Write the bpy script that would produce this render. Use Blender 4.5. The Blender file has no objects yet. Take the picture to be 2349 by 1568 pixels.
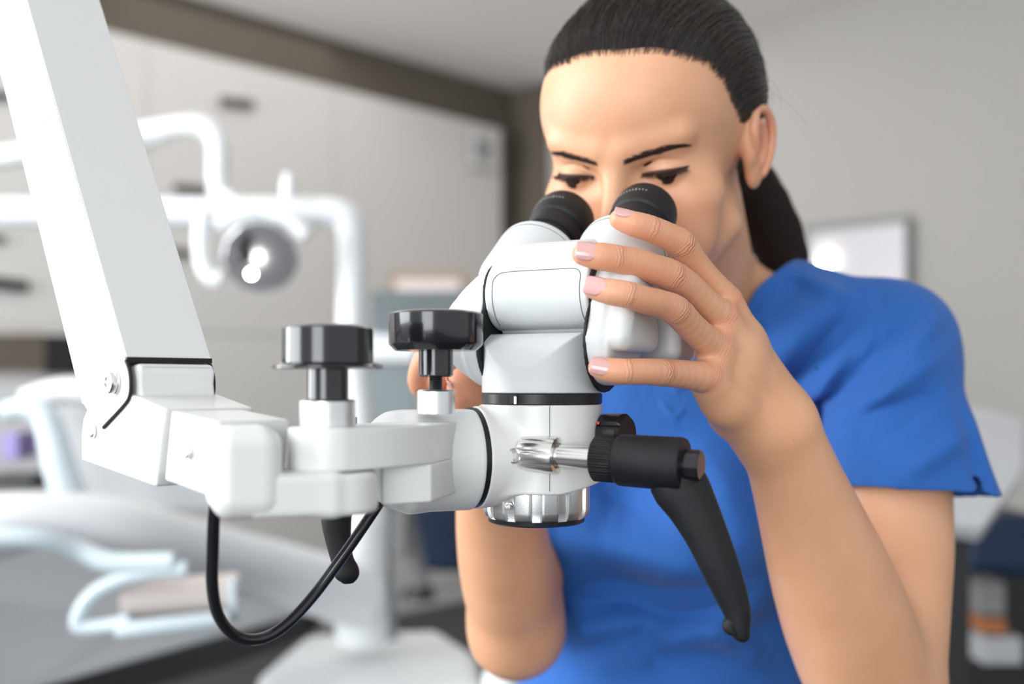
import bpy, bmesh, math, random
import numpy as np
import openvdb as vdb
from mathutils import Vector, Matrix
random.seed(7); rng = np.random.default_rng(7)
C = bpy.context.scene.collection
F = 2437.0; CX = 1174.5; HY = 880.0; H = 1.08     # camera stands at (0,0,H), looks along +Y

def P(px, py, Y):
    """point seen at pixel px,py at distance Y in front of the camera"""
    return Vector(((px-CX)*Y/F, Y, H-(py-HY)*Y/F))
def on_plane(px, py, p0, n):
    d = Vector(((px-CX)/F, 1.0, -(py-HY)/F)); o = Vector((0, 0, H))
    return o + d*((p0-o).dot(n)/d.dot(n))

# ---------------------------------------------------------------- materials
MATS = {}
def mat(name, col, rough=.5, metal=0.0, bump=0.0, bscale=200.0, spec=.5, coat=0.0, var=0.0, vscale=8.0, sss=0.0, emis=None, estr=0.0, sheen=0.0, sssr=(.6, .3, .2), aniso=0.0):
    m = bpy.data.materials.new(name); m.use_nodes = True; nt = m.node_tree; N = nt.nodes; L = nt.links
    b = N['Principled BSDF']
    b.inputs['Base Color'].default_value = (*col, 1); b.inputs['Roughness'].default_value = rough
    b.inputs['Metallic'].default_value = metal; b.inputs['Specular IOR Level'].default_value = spec
    b.inputs['Coat Weight'].default_value = coat; b.inputs['Sheen Weight'].default_value = sheen
    if sss:
        b.inputs['Subsurface Weight'].default_value = sss; b.inputs['Subsurface Radius'].default_value = sssr
        b.inputs['Subsurface Scale'].default_value = .012
    if emis:
        b.inputs['Emission Color'].default_value = (*emis, 1); b.inputs['Emission Strength'].default_value = estr
    tc = N.new('ShaderNodeTexCoord')
    if var:
        n = N.new('ShaderNodeTexNoise'); n.inputs['Scale'].default_value = vscale; n.inputs['Detail'].default_value = 4
        L.new(tc.outputs['Object'], n.inputs['Vector'])
        r = N.new('ShaderNodeMapRange'); r.inputs['To Min'].default_value = 1-var; r.inputs['To Max'].default_value = 1+var
        L.new(n.outputs['Fac'], r.inputs['Value'])
        h = N.new('ShaderNodeHueSaturation'); h.inputs['Color'].default_value = (*col, 1)
        L.new(r.outputs['Result'], h.inputs['Value']); L.new(h.outputs['Color'], b.inputs['Base Color'])
    if bump:
        n = N.new('ShaderNodeTexNoise'); n.inputs['Scale'].default_value = bscale; n.inputs['Detail'].default_value = 3
        L.new(tc.outputs['Object'], n.inputs['Vector'])
        bp = N.new('ShaderNodeBump'); bp.inputs['Strength'].default_value = bump; bp.inputs['Distance'].default_value = .001
        L.new(n.outputs['Fac'], bp.inputs['Height']); L.new(bp.outputs['Normal'], b.inputs['Normal'])
    MATS[name] = m
    return m
M = {}
M['white'] = mat('white_powder_coat', (.64, .66, .665), .38, bump=.25, bscale=2600, var=.01)
M['whitem'] = mat('white_painted_metal', (.76, .755, .74), .30, bump=.04, bscale=1500)
M['arm'] = mat('arm_paint', (.74, .745, .735), .34, bump=.05, bscale=900)
M['black'] = mat('black_anodised', (.010, .011, .013), .34, spec=.35, bump=.05, bscale=1800)
M['gloss'] = mat('black_gloss_plastic', (.008, .009, .012), .16, coat=.3)
M['rubber'] = mat('black_rubber', (.010, .011, .013), .5, spec=.3, bump=.12, bscale=2500)
M['grain'] = mat('black_grained_plastic', (.010, .011, .013), .45, spec=.28, bump=.35, bscale=2200, var=.15, vscale=60)
M['steel'] = mat('polished_steel', (.84, .83, .80), .24, metal=1, bump=.03, bscale=900)
M['alu'] = mat('satin_aluminium', (.74, .74, .74), .36, metal=1, bump=.08, bscale=2000)
M['seam'] = mat('panel_seam', (.16, .16, .17), .7)
M['decal'] = mat('clear_label', (.72, .76, .86), .25)
M['red'] = mat('red_dot_paint', (.5, .01, .015), .4)
M['mark'] = mat('white_mark_paint', (.30, .31, .27), .5)
M['bwhite'] = mat('unit_white_plastic', (.74, .76, .77), .35)
M['cab'] = mat('cabinet_white_lacquer', (.60, .58, .56), .4, var=.015, vscale=1.5)
M['taupe'] = mat('taupe_wall_paint', (.115, .095, .075), .8, var=.04, vscale=3)
M['ceil'] = mat('ceiling_paint', (.88, .85, .82), .85)
M['wallr'] = mat('grey_wall_paint', (.415, .395, .375), .8, var=.02, vscale=2)
M['floor'] = mat('dark_floor_vinyl', (.035, .032, .034), .45, var=.12, vscale=5)
M['slot'] = mat('dark_handle_recess', (.012, .012, .014), .5)
M['handle'] = mat('brown_metal_handle', (.10, .085, .07), .4, metal=.3)
M['bluegrey'] = mat('blue_grey_panel', (.20, .235, .25), .5)
M['greyp'] = mat('grey_panel', (.42, .43, .44), .5, var=.06, vscale=4)
M['navy'] = mat('navy_upholstery', (.004, .018, .055), .6)
M['oak'] = mat('oak_frame', (.30, .22, .15), .5)
M['paleblue'] = mat('pale_blue_plastic', (.56, .64, .68), .4)
M['pink'] = mat('pale_pink_roll', (.66, .58, .55), .6)
M['mirror'] = mat('mirror_glass', (.50, .48, .505), .35, metal=.15)
M['frameg'] = mat('grey_mirror_frame', (.22, .22, .22), .4)
M['chrome'] = mat('chrome_reflector', (.62, .62, .64), .28, metal=1)
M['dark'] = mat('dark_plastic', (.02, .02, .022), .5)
M['purple'] = mat('purple_plastic', (.24, .19, .42), .5)
M['orange'] = mat('orange_cardboard', (.38, .14, .05), .6)
M['lampglow'] = mat('bulb_and_glint', (1, 1, 1), .4, emis=(1, .97, .92), estr=30)
M['paper'] = mat('grey_white_laminate', (.50, .51, .53), .5, var=.05, vscale=6)

# ---------------------------------------------------------------- mesh builder
def frame(axis, ref=None):
    a = Vector(axis).normalized()
    r = Vector(ref) if ref is not None else (Vector((0, 0, 1)) if abs(a.z) < .9 else Vector((1, 0, 0)))
    u = (r - a*r.dot(a)).normalized(); v = a.cross(u)
    return a, u, v
class MB:
    def __init__(s): s.v = []; s.f = []
    def add(s, vs, fs):
        o = len(s.v); s.v += [tuple(x) for x in vs]; s.f += [tuple(i+o for i in f) for f in fs]; return s
    def lathe(s, prof, o, axis, n=64, ref=None, mod=None):
        """prof: (radius, height) pairs; mod(angle, radius, height) -> radius"""
        a, u, v = frame(axis, ref); o = Vector(o); vs = []; fs = []
        for (r, h) in prof:
            for i in range(n):
                t = 2*math.pi*i/n; rr = mod(t, r, h) if mod else r
                vs.append(o+a*h+(u*math.cos(t)+v*math.sin(t))*rr)
        for j in range(len(prof)-1):
            for i in range(n):
                k = (i+1) % n
                fs.append((j*n+i, j*n+k, (j+1)*n+k, (j+1)*n+i))
        fs.append(tuple(range(n))[::-1]); fs.append(tuple((len(prof)-1)*n+i for i in range(n)))
        return s.add(vs, fs)
    def cyl(s, p0, p1, r0, r1=None, n=48, b=0.0):
        p0 = Vector(p0); p1 = Vector(p1); L = (p1-p0).length; r1 = r0 if r1 is None else r1
        pr = [(r0-b, 0), (r0, b), (r1, L-b), (r1-b, L)] if b else [(r0, 0), (r1, L)]
        return s.lathe(pr, p0, p1-p0, n)
    def prism(s, poly, vec):
        n = len(poly); vec = Vector(vec); poly = [Vector(p) for p in poly]
        vs = poly+[p+vec for p in poly]
        fs = [tuple(range(n)), tuple(range(2*n-1, n-1, -1))]+[(i, i+n, (i+1) % n+n, (i+1) % n) for i in range(n)]
        return s.add(vs, fs)
    def box(s, c, half, ax=None):
        c = Vector(c); ax = ax or (Vector((1, 0, 0)), Vector((0, 1, 0)), Vector((0, 0, 1)))
        q = [c+ax[0]*half[0]*i+ax[1]*half[1]*j-ax[2]*half[2] for i, j in ((-1, -1), (1, -1), (1, 1), (-1, 1))]
        return s.prism(q, ax[2]*2*half[2])
    def tube(s, pts, r, n=16, sm=0, ru=None, rv=None, ref=None):
        pts = [Vector(p) for p in pts]
        m = len(pts); rs = r if hasattr(r, '__len__') else [r]*m
        RU = ru or rs; RV = rv or rs
        vs = []; fs = []; u = None
        for i, p in enumerate(pts):
            t = (pts[min(i+1, m-1)]-pts[max(i-1, 0)]).normalized()
            if ref is not None or u is None: _, u, v = frame(t, ref)
            else:
                u = (u-t*u.dot(t)).normalized(); v = t.cross(u)
            for k in range(n):
                a = 2*math.pi*k/n; vs.append(p+u*math.cos(a)*RU[i]+v*math.sin(a)*RV[i])
        for j in range(m-1):
            for i in range(n):
                k = (i+1) % n; fs.append((j*n+i, j*n+k, (j+1)*n+k, (j+1)*n+i))
        fs.append(tuple(range(n))[::-1]); fs.append(tuple((m-1)*n+i for i in range(n)))
        return s.add(vs, fs)
    def build(s, name, m, parent=None, bevel=0.0, segs=3, ang=35, sub=0):
        me = bpy.data.meshes.new(name); me.from_pydata(s.v, [], s.f); me.validate()
        bm = bmesh.new(); bm.from_mesh(me); bmesh.ops.recalc_face_normals(bm, faces=bm.faces); bm.to_mesh(me); bm.free()
        me.materials.append(m if not isinstance(m, str) else M[m])
        me.shade_smooth(); me.set_sharp_from_angle(angle=math.radians(ang))
        o = bpy.data.objects.new(name, me); C.objects.link(o)
        if parent is not None: adopt(o, parent)
        if bevel:
            b = o.modifiers.new('bevel', 'BEVEL'); b.width = bevel; b.segments = segs; b.limit_method = 'ANGLE'
            b.angle_limit = math.radians(ang); b.harden_normals = True
        if sub:
            q = o.modifiers.new('sub', 'SUBSURF'); q.levels = sub; q.render_levels = sub
        return o
def world_of(o):
    return Matrix.Translation(o.location)      # every object is parented with its inverse, so location is world
def adopt(o, parent):
    o.parent = parent; o.matrix_parent_inverse = world_of(parent).inverted()
def spline(pts, n=8):
    """Catmull-Rom through pts (Vectors or tuples of any length)"""
    p = [np.array(q, float) for q in pts]; p = [2*p[0]-p[1]]+p+[2*p[-1]-p[-2]]; out = []
    for i in range(1, len(p)-2):
        for k in range(n):
            t = k/n
            out.append(.5*((2*p[i])+(-p[i-1]+p[i+1])*t+(2*p[i-1]-5*p[i]+4*p[i+1]-p[i+2])*t*t+(-p[i-1]+3*p[i]-3*p[i+1]+p[i+2])*t**3))
    out.append(p[-2]); return out
def tag(o, label=None, cat=None, group=None, kind=None):
    if label: o['label'] = label
    if cat: o['category'] = cat
    if group: o['group'] = group
    if kind: o['kind'] = kind
    return o
def empty(name, loc, label, cat, group=None):
    o = bpy.data.objects.new(name, None); C.objects.link(o); o.location = loc; o.empty_display_size = .05
    return tag(o, label, cat, group)

# ---------------------------------------------------------------- distance fields
def V3(*a): return np.array(a, np.float32)
def smin(a, b, k):
    if k <= 0: return np.minimum(a, b)
    h = np.maximum(k-np.abs(a-b), 0)/k
    return np.minimum(a, b)-h*h*k*.25
def smax(a, b, k): return -smin(-a, -b, k)
class Field:
    def __init__(s, u=1.0): s.ops = []; s.u = u
    def add(s, fn, c, r, k=0.0, op='u'):
        s.ops.append((op, fn, np.array(c, np.float32), r, k)); return s
    def ell(s, c, r, k=0.0, R=None, op='u'):
        c = V3(*c); r = V3(*r); R = None if R is None else np.array(R, np.float32)   # R: columns = local axes
        def fn(p):
            q = p-c
            if R is not None: q = q@R
            k0 = np.sqrt(((q/r)**2).sum(-1)); k1 = np.sqrt(((q/(r*r))**2).sum(-1))
            return k0*(k0-1)/np.maximum(k1, 1e-9)
        return s.add(fn, c, float(max(r)), k, op)
    def cap(s, a, b, ra, rb=None, k=0.0, op='u', flat=None, fs=1.0):
        a = V3(*a); b = V3(*b); rb = ra if rb is None else rb; ab = b-a; L2 = float(ab@ab)+1e-12
        fl = None if flat is None else V3(*flat)/np.linalg.norm(flat)
        def fn(p):
            q = p-a; t = np.clip((q@ab)/L2, 0, 1); w = q-t[:, None]*ab
            if fl is not None:
                # squash along fl: fs<1 means thinner along fl
                c_ = w@fl; w = w+fl*(c_*(1/fs-1))[:, None]
                return (np.sqrt((w*w).sum(-1))-(ra+(rb-ra)*t))*min(1.0, fs*1.15)
            return np.sqrt((w*w).sum(-1))-(ra+(rb-ra)*t)
        return s.add(fn, (a+b)/2, math.sqrt(L2)/2+max(ra, rb), k, op)
    def limb(s, a, b, ts, rs, k=0.0, flat=None, fs=1.0):
        a = V3(*a); b = V3(*b); ab = b-a; L2 = float(ab@ab)
        tt = np.linspace(0, 1, 41); rr = np.interp(tt, ts, rs); ke = np.array([1, 2, 3, 2, 1])/9.0
        rr = np.convolve(np.pad(rr, 2, mode='edge'), ke, 'valid')
        fl = None if flat is None else V3(*flat)/np.linalg.norm(flat)
        def fn(p):
            q = p-a; t = np.clip((q@ab)/L2, 0, 1); w = q-t[:, None]*ab
            if fl is not None: w = w+fl*((w@fl)*(1/fs-1))[:, None]
            return (np.sqrt((w*w).sum(-1))-np.interp(t, tt, rr).astype(np.float32))*(.9 if fl is not None else 1)
        return s.add(fn, (a+b)/2, math.sqrt(L2)/2+max(rs), k)
    def cyl(s, a, b, r, k=0.0, rnd=0.0, op='u', r1=None):
        a = V3(*a); b = V3(*b); L = float(np.linalg.norm(b-a)); n = (b-a)/L; r1 = r if r1 is None else r1
        def fn(p):
            q = p-a; h = q@n; w = np.sqrt(np.maximum((q*q).sum(-1)-h*h, 0)); t = np.clip(h/L, 0, 1)
            dx = w-(r+(r1-r)*t)+rnd; dy = np.abs(h-L/2)-L/2+rnd
            return np.minimum(np.maximum(dx, dy), 0)+np.sqrt(np.maximum(dx, 0)**2+np.maximum(dy, 0)**2)-rnd
        return s.add(fn, (a+b)/2, math.hypot(L/2, max(r, r1)), k, op)
    def box(s, c, half, R, rnd=0.0, k=0.0, op='u'):
        c = V3(*c); half = V3(*half); R = np.array(R, np.float32)
        def fn(p):
            q = np.abs((p-c)@R)-half+rnd
            return np.minimum(q.max(-1), 0)+np.sqrt((np.maximum(q, 0)**2).sum(-1))-rnd
        return s.add(fn, c, float(np.linalg.norm(half)), k, op)
    def plane(s, c, n, k=0.0):      # keep the side n points away from
        c = V3(*c); n = V3(*n); n = n/np.linalg.norm(n)
        return s.add(lambda p: (p-c)@n, c, 1e3, k, 'i')
    def eval(s, p, c=None, rad=None):
        d = np.full(len(p), .06*s.u, np.float32)
        for op, fn, pc, pr, k in s.ops:
            if op in 'us' and c is not None and pr < 100*s.u:
                gap = float(np.linalg.norm(pc-c))-pr-rad
                if gap > k+(.035 if op == 'u' else .004)*s.u: continue
            v = fn(p)
            if op == 'u': d = smin(d, v, k)
            elif op == 's': d = smax(d, -v, k)
            else: d = smax(d, v, k)
        return d
def polygonise(ev, lo, hi, vox, B=14, slack=1.35):
    """ev(points, centre, radius) -> distances; returns verts, quads"""
    lo = np.array(lo, float); hi = np.array(hi, float)
    i0 = np.floor(lo/vox/B).astype(int); i1 = np.ceil(hi/vox/B).astype(int)
    gi = np.stack(np.meshgrid(*[np.arange(a, b) for a, b in zip(i0, i1)], indexing='ij'), -1).reshape(-1, 3)
    cen = ((gi+.5)*B*vox).astype(np.float32); rad = B*vox*.5*math.sqrt(3)
    dc = np.concatenate([ev(cen[i:i+20000], None, None) for i in range(0, len(cen), 20000)])
    g = vdb.FloatGrid(vox*4); g.transform = vdb.createLinearTransform(voxelSize=vox)
    loc = np.stack(np.meshgrid(*[np.arange(B)]*3, indexing='ij'), -1).reshape(-1, 3)
    for b, c, d in zip(gi, cen, dc):
        o = b*B
        if d > rad*slack: continue
        if d < -rad*slack:
            g.fill(tuple(int(x) for x in o), tuple(int(x) for x in o+B-1), -vox*4); continue
        p = ((loc+o)*vox).astype(np.float32)
        v = np.clip(ev(p, c, rad), -vox*4, vox*4).reshape(B, B, B)
        if v.min() >= vox*4: continue
        g.copyFromArray(np.ascontiguousarray(v, np.float32), ijk=tuple(int(x) for x in o))
    p, q = g.convertToQuads(0.0)
    return p.astype(np.float32), q.astype(np.int32)
def mesh_np(name, p, q, m, parent=None):
    me = bpy.data.meshes.new(name); n = q.shape[1]
    me.vertices.add(len(p)); me.vertices.foreach_set('co', np.ascontiguousarray(p, np.float32).ravel())
    me.loops.add(q.size); me.loops.foreach_set('vertex_index', np.ascontiguousarray(q, np.int32).ravel())
    me.polygons.add(len(q)); me.polygons.foreach_set('loop_start', np.arange(0, q.size, n, dtype=np.int32))
    me.update(calc_edges=True); me.shade_smooth(); me.materials.append(M[m] if isinstance(m, str) else m)
    o = bpy.data.objects.new(name, me); C.objects.link(o)
    if parent is not None: adopt(o, parent)
    return o
def drop_islands(p, q, keep=200):
    return p, q
def relax(p, q, it=2, lam=.5):
    """a little Laplacian smoothing to take the voxel stairs out"""
    n = len(p); e = np.concatenate([q[:, [0, 1]], q[:, [1, 2]], q[:, [2, 3]], q[:, [3, 0]]])
    e = np.concatenate([e, e[:, ::-1]]); cnt = np.bincount(e[:, 0], minlength=n).astype(np.float32)
    for k in range(it):
        for l in (lam, -lam*1.04):
            s = np.stack([np.bincount(e[:, 0], weights=p[e[:, 1], i], minlength=n) for i in range(3)], -1)
            p = p+l*(s/np.maximum(cnt, 1)[:, None]-p)
    return p.astype(np.float32)
def field_obj(name, f, lo, hi, vox, m, parent, it=2):
    p, q = polygonise(f.eval, lo, hi, vox); p = relax(p, q, it)
    return mesh_np(name, p, q, m, parent)
# ================================================================ dental microscope
mm = .001
O = P(1243, 901, .62)
TH = math.radians(27)
AX = Vector((math.cos(TH), -math.sin(TH), 0)); BX = Vector((math.sin(TH), math.cos(TH), 0)); ZX = Vector((0, 0, 1))
def S(a, b, z): return O+(AX*a+BX*b+ZX*z)*mm
RS = np.array([AX, BX, ZX]).T
scope = empty('dental_microscope', O, 'white dental operating microscope on a jointed arm, gripped by both hands', 'microscope')

# lower barrel: upright cylinder met by a lying one
f = Field()
f.cyl(S(0, 0, 0), S(0, 0, 60), .035, rnd=.0006)
f.add(lambda p: Field().cyl(S(-70, 0, .5), S(70, 0, .5), .0365).eval(p), S(0, 0, 0), 200, .0004, 'i')
f.cyl(S(-26.5, -2, 52), S(38, -2, 52), .0215, op='s')
field_obj('lower_barrel', f, O-Vector((.05, .05, .005)), O+Vector((.05, .05, .06)), .0006, 'white', scope, 3)
# black locking ring with notch and pin
def notch(t, r, h): return r
mb = MB(); mb.lathe([(.0335, -6.2*mm), (.035, -5.9*mm), (.0352, -.6*mm), (.0345, 0)], O, (0, 0, 1), 128)
ring = mb.build('locking_ring', 'black', scope)
npos = O+Vector((-.0161, -.0308, -.003))
MB().box(npos, (.0024, .0016, .0026), (Vector((.886, -.46, 0)), Vector((.46, .886, 0)), Vector((0, 0, 1)))).build('ring_notch', 'dark', ring)
MB().cyl(npos+Vector((.0006, -.0022, -.0028)), npos+Vector((.0006, -.0022, .0014)), .0009).build('lock_pin', 'steel', ring)

# tilting barrel with its panel
f = Field()
f.cyl(S(-26, -2, 57), S(38, -2, 57), .0205, rnd=.0012)
f.box(S(5.5, 4, 68), (.0305, .0175, .0160), RS, rnd=.004, k=.004)
f.box(S(5.5, 12, 75), (.029, .022, .0115), RS, rnd=.006, k=.006)
f.box(S(5, 24, 76), (.030, .020, .013), RS, rnd=.008, k=.006)
field_obj('tilting_barrel', f, O+Vector((-.05, -.06, .03)), O+Vector((.075, .09, .11)), .0007, 'white', scope, 3)
f = Field(); f.cyl(S(-25, 6, 44), S(37, 6, 44), .0125, rnd=.001); 
field_obj('rear_cover', f, S(6, 15, 48)-Vector((.07, .07, .045)), S(6, 15, 48)+Vector((.07, .07, .045)), .0009, 'white', scope, 2)
f = Field(); f.box(P(1522, 770, .650), (.0155, .018, .0165), RS, rnd=.007)
field_obj('rear_housing', f, P(1522, 770, .650)-Vector((.04, .04, .04)), P(1522, 770, .650)+Vector((.04, .04, .04)), .0009, 'white', scope, 2)
# seam of the barrel's cover panel, an engraved line laid on the barrel
def barrel_pt(a, ang):      # ang 0 = front, 90 = top
    return S(a, -2-20.62*math.cos(math.radians(ang)), 57+20.62*math.sin(math.radians(ang)))
sp = [barrel_pt(-21, t) for t in range(-60, 21, 8)]+[barrel_pt(-20.2, 27), barrel_pt(-18, 34), barrel_pt(-14, 37)]+[barrel_pt(a, 38) for a in (-8, 0, 10, 18, 26)]+[barrel_pt(30, 36), barrel_pt(32.5, 30)]+[barrel_pt(33.5, t) for t in range(22, -61, -8)]
MB().tube(spline(sp, 4), .00022, 6).build('cover_seam', 'seam', scope)
# black link plates between barrels and grips
for sx, a0, a1 in ((-1, -28.5, -26.0), (1, 38.0, 40.0)):
    f = Field()
    f.cyl(S(a0, -1, 57), S(a1, -1, 57), .0195)
    f.cyl(S(a0, 0, 29), S(a1, 0, 29), .0285)
    f.box(S((a0+a1)/2, 0, 43), (.0012, .020, .016), RS)
    field_obj('link_plate', f, S((a0+a1)/2, 0, 38)-Vector((.045, .045, .05)), S((a0+a1)/2, 0, 38)+Vector((.045, .045, .05)), .0007, 'rubber', scope, 1)
# tapered side grips
def grip(sx, a0, a1):
    L = abs(a1-a0); 
    def fn(p):
        q = (p-V3(*O))@RS.astype(np.float32)*1000.0
        t = (q[:, 0]-a0)*sx                        # 0 at the barrel, L at the outer end
        st = lambda e0, e1: (lambda x: x*x*(3-2*x))(np.clip((t-e0)/(e1-e0), 0, 1))
        q8 = st(7.5, 11.5)
        z1, r1, z2, r2 = 55.0, 18.5-.8*q8, 31.0, 28.5-.8*q8
        w = q[:, 1:]; s_ = np.clip((z1-w[:, 1])/(z1-z2), 0, 1)
        d2 = np.sqrt(w[:, 0]**2+(w[:, 1]-(z1-s_*(z1-z2)))**2)-(r1+(r2-r1)*s_)
        if sx > 0: zmin = 2.5+20.5*st(8.5, 14); zmax = 73.5-5*np.clip((t-8)/16, 0, 1)
        else: zmin = 2.5+22*np.clip((t-7)/18, 0, 1); zmax = 73.5-24*np.clip((t-5)/20, 0, 1)
        d2 = smax(d2, (zmin-w[:, 1])*.8, 7.0 if sx > 0 else 3.0); d2 = smax(d2, (w[:, 1]-zmax)*.75, 3.0)
        rnd = 6.0
        dx = d2+rnd; dy = np.maximum(-t+1.2-0, t-L)+rnd
        dyn = np.maximum(-t, t-L+0)
        inner = np.maximum(d2, -t)
        outer = np.minimum(np.maximum(dx, t-L+rnd), 0)+np.sqrt(np.maximum(dx, 0)**2+np.maximum(t-L+rnd, 0)**2)-rnd
        return (np.maximum(outer, -t)*.8/1000.0).astype(np.float32)
    f = Field(); f.add(fn, S((a0+a1)/2, 0, 42), .05)
    c = S((a0+a1)/2, 0, 38)
    return field_obj('side_grip', f, c-Vector((.055, .055, .05)), c+Vector((.055, .055, .05)), .0007, 'white', scope, 3)
grip(1, 39.5, 64.0); grip(-1, -28.5, -55.0)
# binocular housings and eyepieces
EL = math.radians(38); EAX = (BX*math.cos(EL)+ZX*math.sin(EL)).normalized()
for sx, a in ((-1, -24.0), (1, 33.0)):
    c = S(a, 36, 76)
    f = Field(); f.cyl(c-EAX*.026, c+EAX*.018, .0275, rnd=.006)
    h = field_obj('eyepiece_housing', f, c-Vector((.045,)*3), c+Vector((.045,)*3), .0007, 'white', scope, 3)
    sea = MB(); n = 90; rr = .0276
    _, u, v = frame(EAX)
    ps = [c+EAX*.0095+(u*math.cos(2*math.pi*i/n)+v*math.sin(2*math.pi*i/n))*rr for i in range(n+1)]
    sea.tube(ps, .0002, 6).build('housing_seam', 'seam', h)
    e = MB(); b = c+EAX*.017
    e.lathe([(.0165, 0), (.0165, .002), (.0185, .004), (.0185, .012), (.0175, .0125), (.0175, .0145), (.0190, .015), (.0190, .026), (.0183, .0265), (.0183, .0285), (.0200, .030), (.0206, .036), (.0204, .047), (.0196, .0500), (.0182, .0512), (.0165, .0505), (.0150, .0490), (.0148, .0478), (.0, .0478)], b, EAX, 96)
    eo = e.build('eyepiece', 'rubber', scope)
    k = MB()
    for i in range(24):
        t = 2*math.pi*i/60+4.2
        d = u*math.cos(t)+v*math.sin(t)
        k.box(b+EAX*.0395+d*.0206, (.0004, .0004, .0005 if i % 5 else .0011), (d, EAX.cross(d), EAX))
    k.build('scale_ticks', 'mark', eo)

# body under the ring, with its neck towards the arm joint
J = Vector((.93, .367, 0)).normalized()          # the joint's axis, pointing into the body
ZJ = -36.5*mm
def Jp(t, z=0.0, s=0.0):                         # t metres from the body's axis towards the arm
    return O+Vector((0, 0, ZJ))-J*t+Vector((0, 0, z))+Vector((-J.y, J.x, 0))*s
f = Field()
f.cyl(O+Vector((0, 0, -.0062)), O+Vector((0, 0, -.056)), .0352, rnd=.0008)
f.cyl(Jp(.0415), Jp(.006), .0292, r1=.026, k=.006, rnd=.0006)
f.cap(Jp(.040, .0, 0), Jp(.0, .004, 0), .022, .030, k=.004)
f.add(lambda p: (p-V3(*(O+Vector((0, 0, -.0063)))))@V3(0, 0, 1), O, 200, .0006, 'i')
f.add(lambda p: (p-V3(*(O+Vector((.035, -.035, -.0505)))))@V3(.22, 0, -1)/1.024, O, 200, .001, 'i')
body = field_obj('microscope_body', f, O-Vector((.09, .06, .085)), O+Vector((.045, .05, 0)), .0007, 'whitem', scope, 3)
sx_ = O+Vector((.0033, -.0352, 0))
MB().tube([sx_+Vector((0, -.00005, -.0067)), sx_+Vector((0, -.00005, -.054))], .00018, 6).build('body_seam', 'seam', body)
MB().cyl(P(1370.5, 969, .604)-Vector((0, .004, 0)), P(1370.5, 969, .604)+Vector((.0005, .010, 0)), .0009).build('index_dot', 'red', body)
# lens ring with flutes
lc = O+Vector((-.0032, 0, -.053))
def flute(t, r, h):
    x = (t*12/(2*math.pi)) % 1.0
    d = min(1, max(0, (.21-abs(x-.5))/.06))
    return r-(.0021*d if r > .029 else 0)
mb = MB(); mb.lathe([(.027, .004), (.0300, .003), (.0312, .0018), (.0312, -.0140), (.0302, -.0175), (.0285, -.0190), (.027, -.0192)], lc, (0, 0, 1), 240, ref=(.96, -.28, 0), mod=flute)
lens = mb.build('objective_lens_ring', 'alu', scope)
MB().lathe([(.0270, -.0190), (.0283, -.0192), (.0281, -.0212), (.0262, -.0222), (.024, -.0218)], lc, (0, 0, 1), 96).build('lens_rim', 'black', lens)
hp = lc+Vector((-.0165, -.0265, -.010))
hn = Vector((-.52, -.85, 0)).normalized()
MB().lathe([(.0022, -.002), (.0022, .0005), (.0013, .0006), (.0012, -.0016), (0, -.0016)], hp+hn*.0006, hn, 32).build('grub_screw', 'steel', lens)
# magnification knob behind the body on the right
kd = Vector((.80, -.6, 0)).normalized(); kc = P(1372, 993, .612)
mb = MB(); mb.lathe([(.0105, -.006), (.0105, .0045), (.0102, .005)], kc, kd, 64)
dial = mb.build('magnification_dial', 'black', scope)
mb = MB(); mb.lathe([(.0088, .004), (.0116, .0055), (.0116, .0175), (.0098, .0195), (.006, .0195)], kc, kd, 160, mod=lambda t, r, h: r-(.0013*max(0, math.cos(t*6))**6 if r > .011 else 0))
mb.build('knob_grip', 'black', dial)
# engraved numeral on the dial (built as a thin raised ring and stem)
n_c = kc+Vector((-.0055, -.0100, .0015))
nu = (kd*1.0).normalized(); nv = Vector((0, 0, 1)); nn = Vector((-.6, -.8, 0))
q = [n_c+nn*.0003+nu*(.0009*math.cos(t))+nv*(.0009*math.sin(t)) for t in np.linspace(0, 6.28, 16)]
MB().tube(q, .00012, 5).tube([n_c+nn*.0003+nu*.0009+nv*.0004, n_c+nn*.0003+nu*.0007+nv*.0016, n_c+nn*.0003-nu*.0002+nv*.0022], .00012, 5).build('dial_numeral', 'mark', dial)
# set screw in the neck
sn = Vector((-.42, -.91, 0)).normalized(); sc = P(1173, 1046, .579)-sn*.0034
MB().lathe([(.0042, -.004), (.0042, .0002), (.0034, .0004), (.0034, -.0006), (.0018, -.0006), (.0018, -.003), (0, -.003)], sc, sn, 32).build('set_screw', 'steel', scope)
# clamp lever: ferrule, shaft, hub and lever
h0 = P(1222, 1040, .588); h1 = P(1612, 1068, .545); hd = (h1-h0).normalized(); LH = (h1-h0).length
def HP(t): return h0+hd*t
mb = MB(); mb.lathe([(.0098, -.006), (.0103, -.005), (.0103, .0135), (.0096, .0148), (.0072, .0150), (.006, .0135)], h0, hd, 96, mod=lambda t, r, h: r-(.0007*max(0, math.cos(t*9))**4 if r > .0097 else 0))
mb.build('clamp_ferrule', 'steel', scope)
MB().lathe([(.0060, .010), (.0060, .0425)], h0, hd, 64).build('clamp_shaft', 'steel', scope)
lev = MB()
lev.lathe([(.0110, .0370), (.0124, .0380), (.0124, .0485), (.0118, .0495), (.0128, .0505), (.0138, .0525), (.0141, .0850), (.0134, .0868), (.0095, .0871)], h0, hd, 200, mod=lambda t, r, h: r-(.0004*(math.sin(t*50) > 0) if h < .049 and r > .012 else 0))
levo = lev.build('clamp_handle', 'grain', scope)
MB().lathe([(.0080, .083), (.0082, .0948), (.0074, .0958), (.0, .0958)], h0, hd, 48).build('handle_button', 'gloss', levo)
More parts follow.
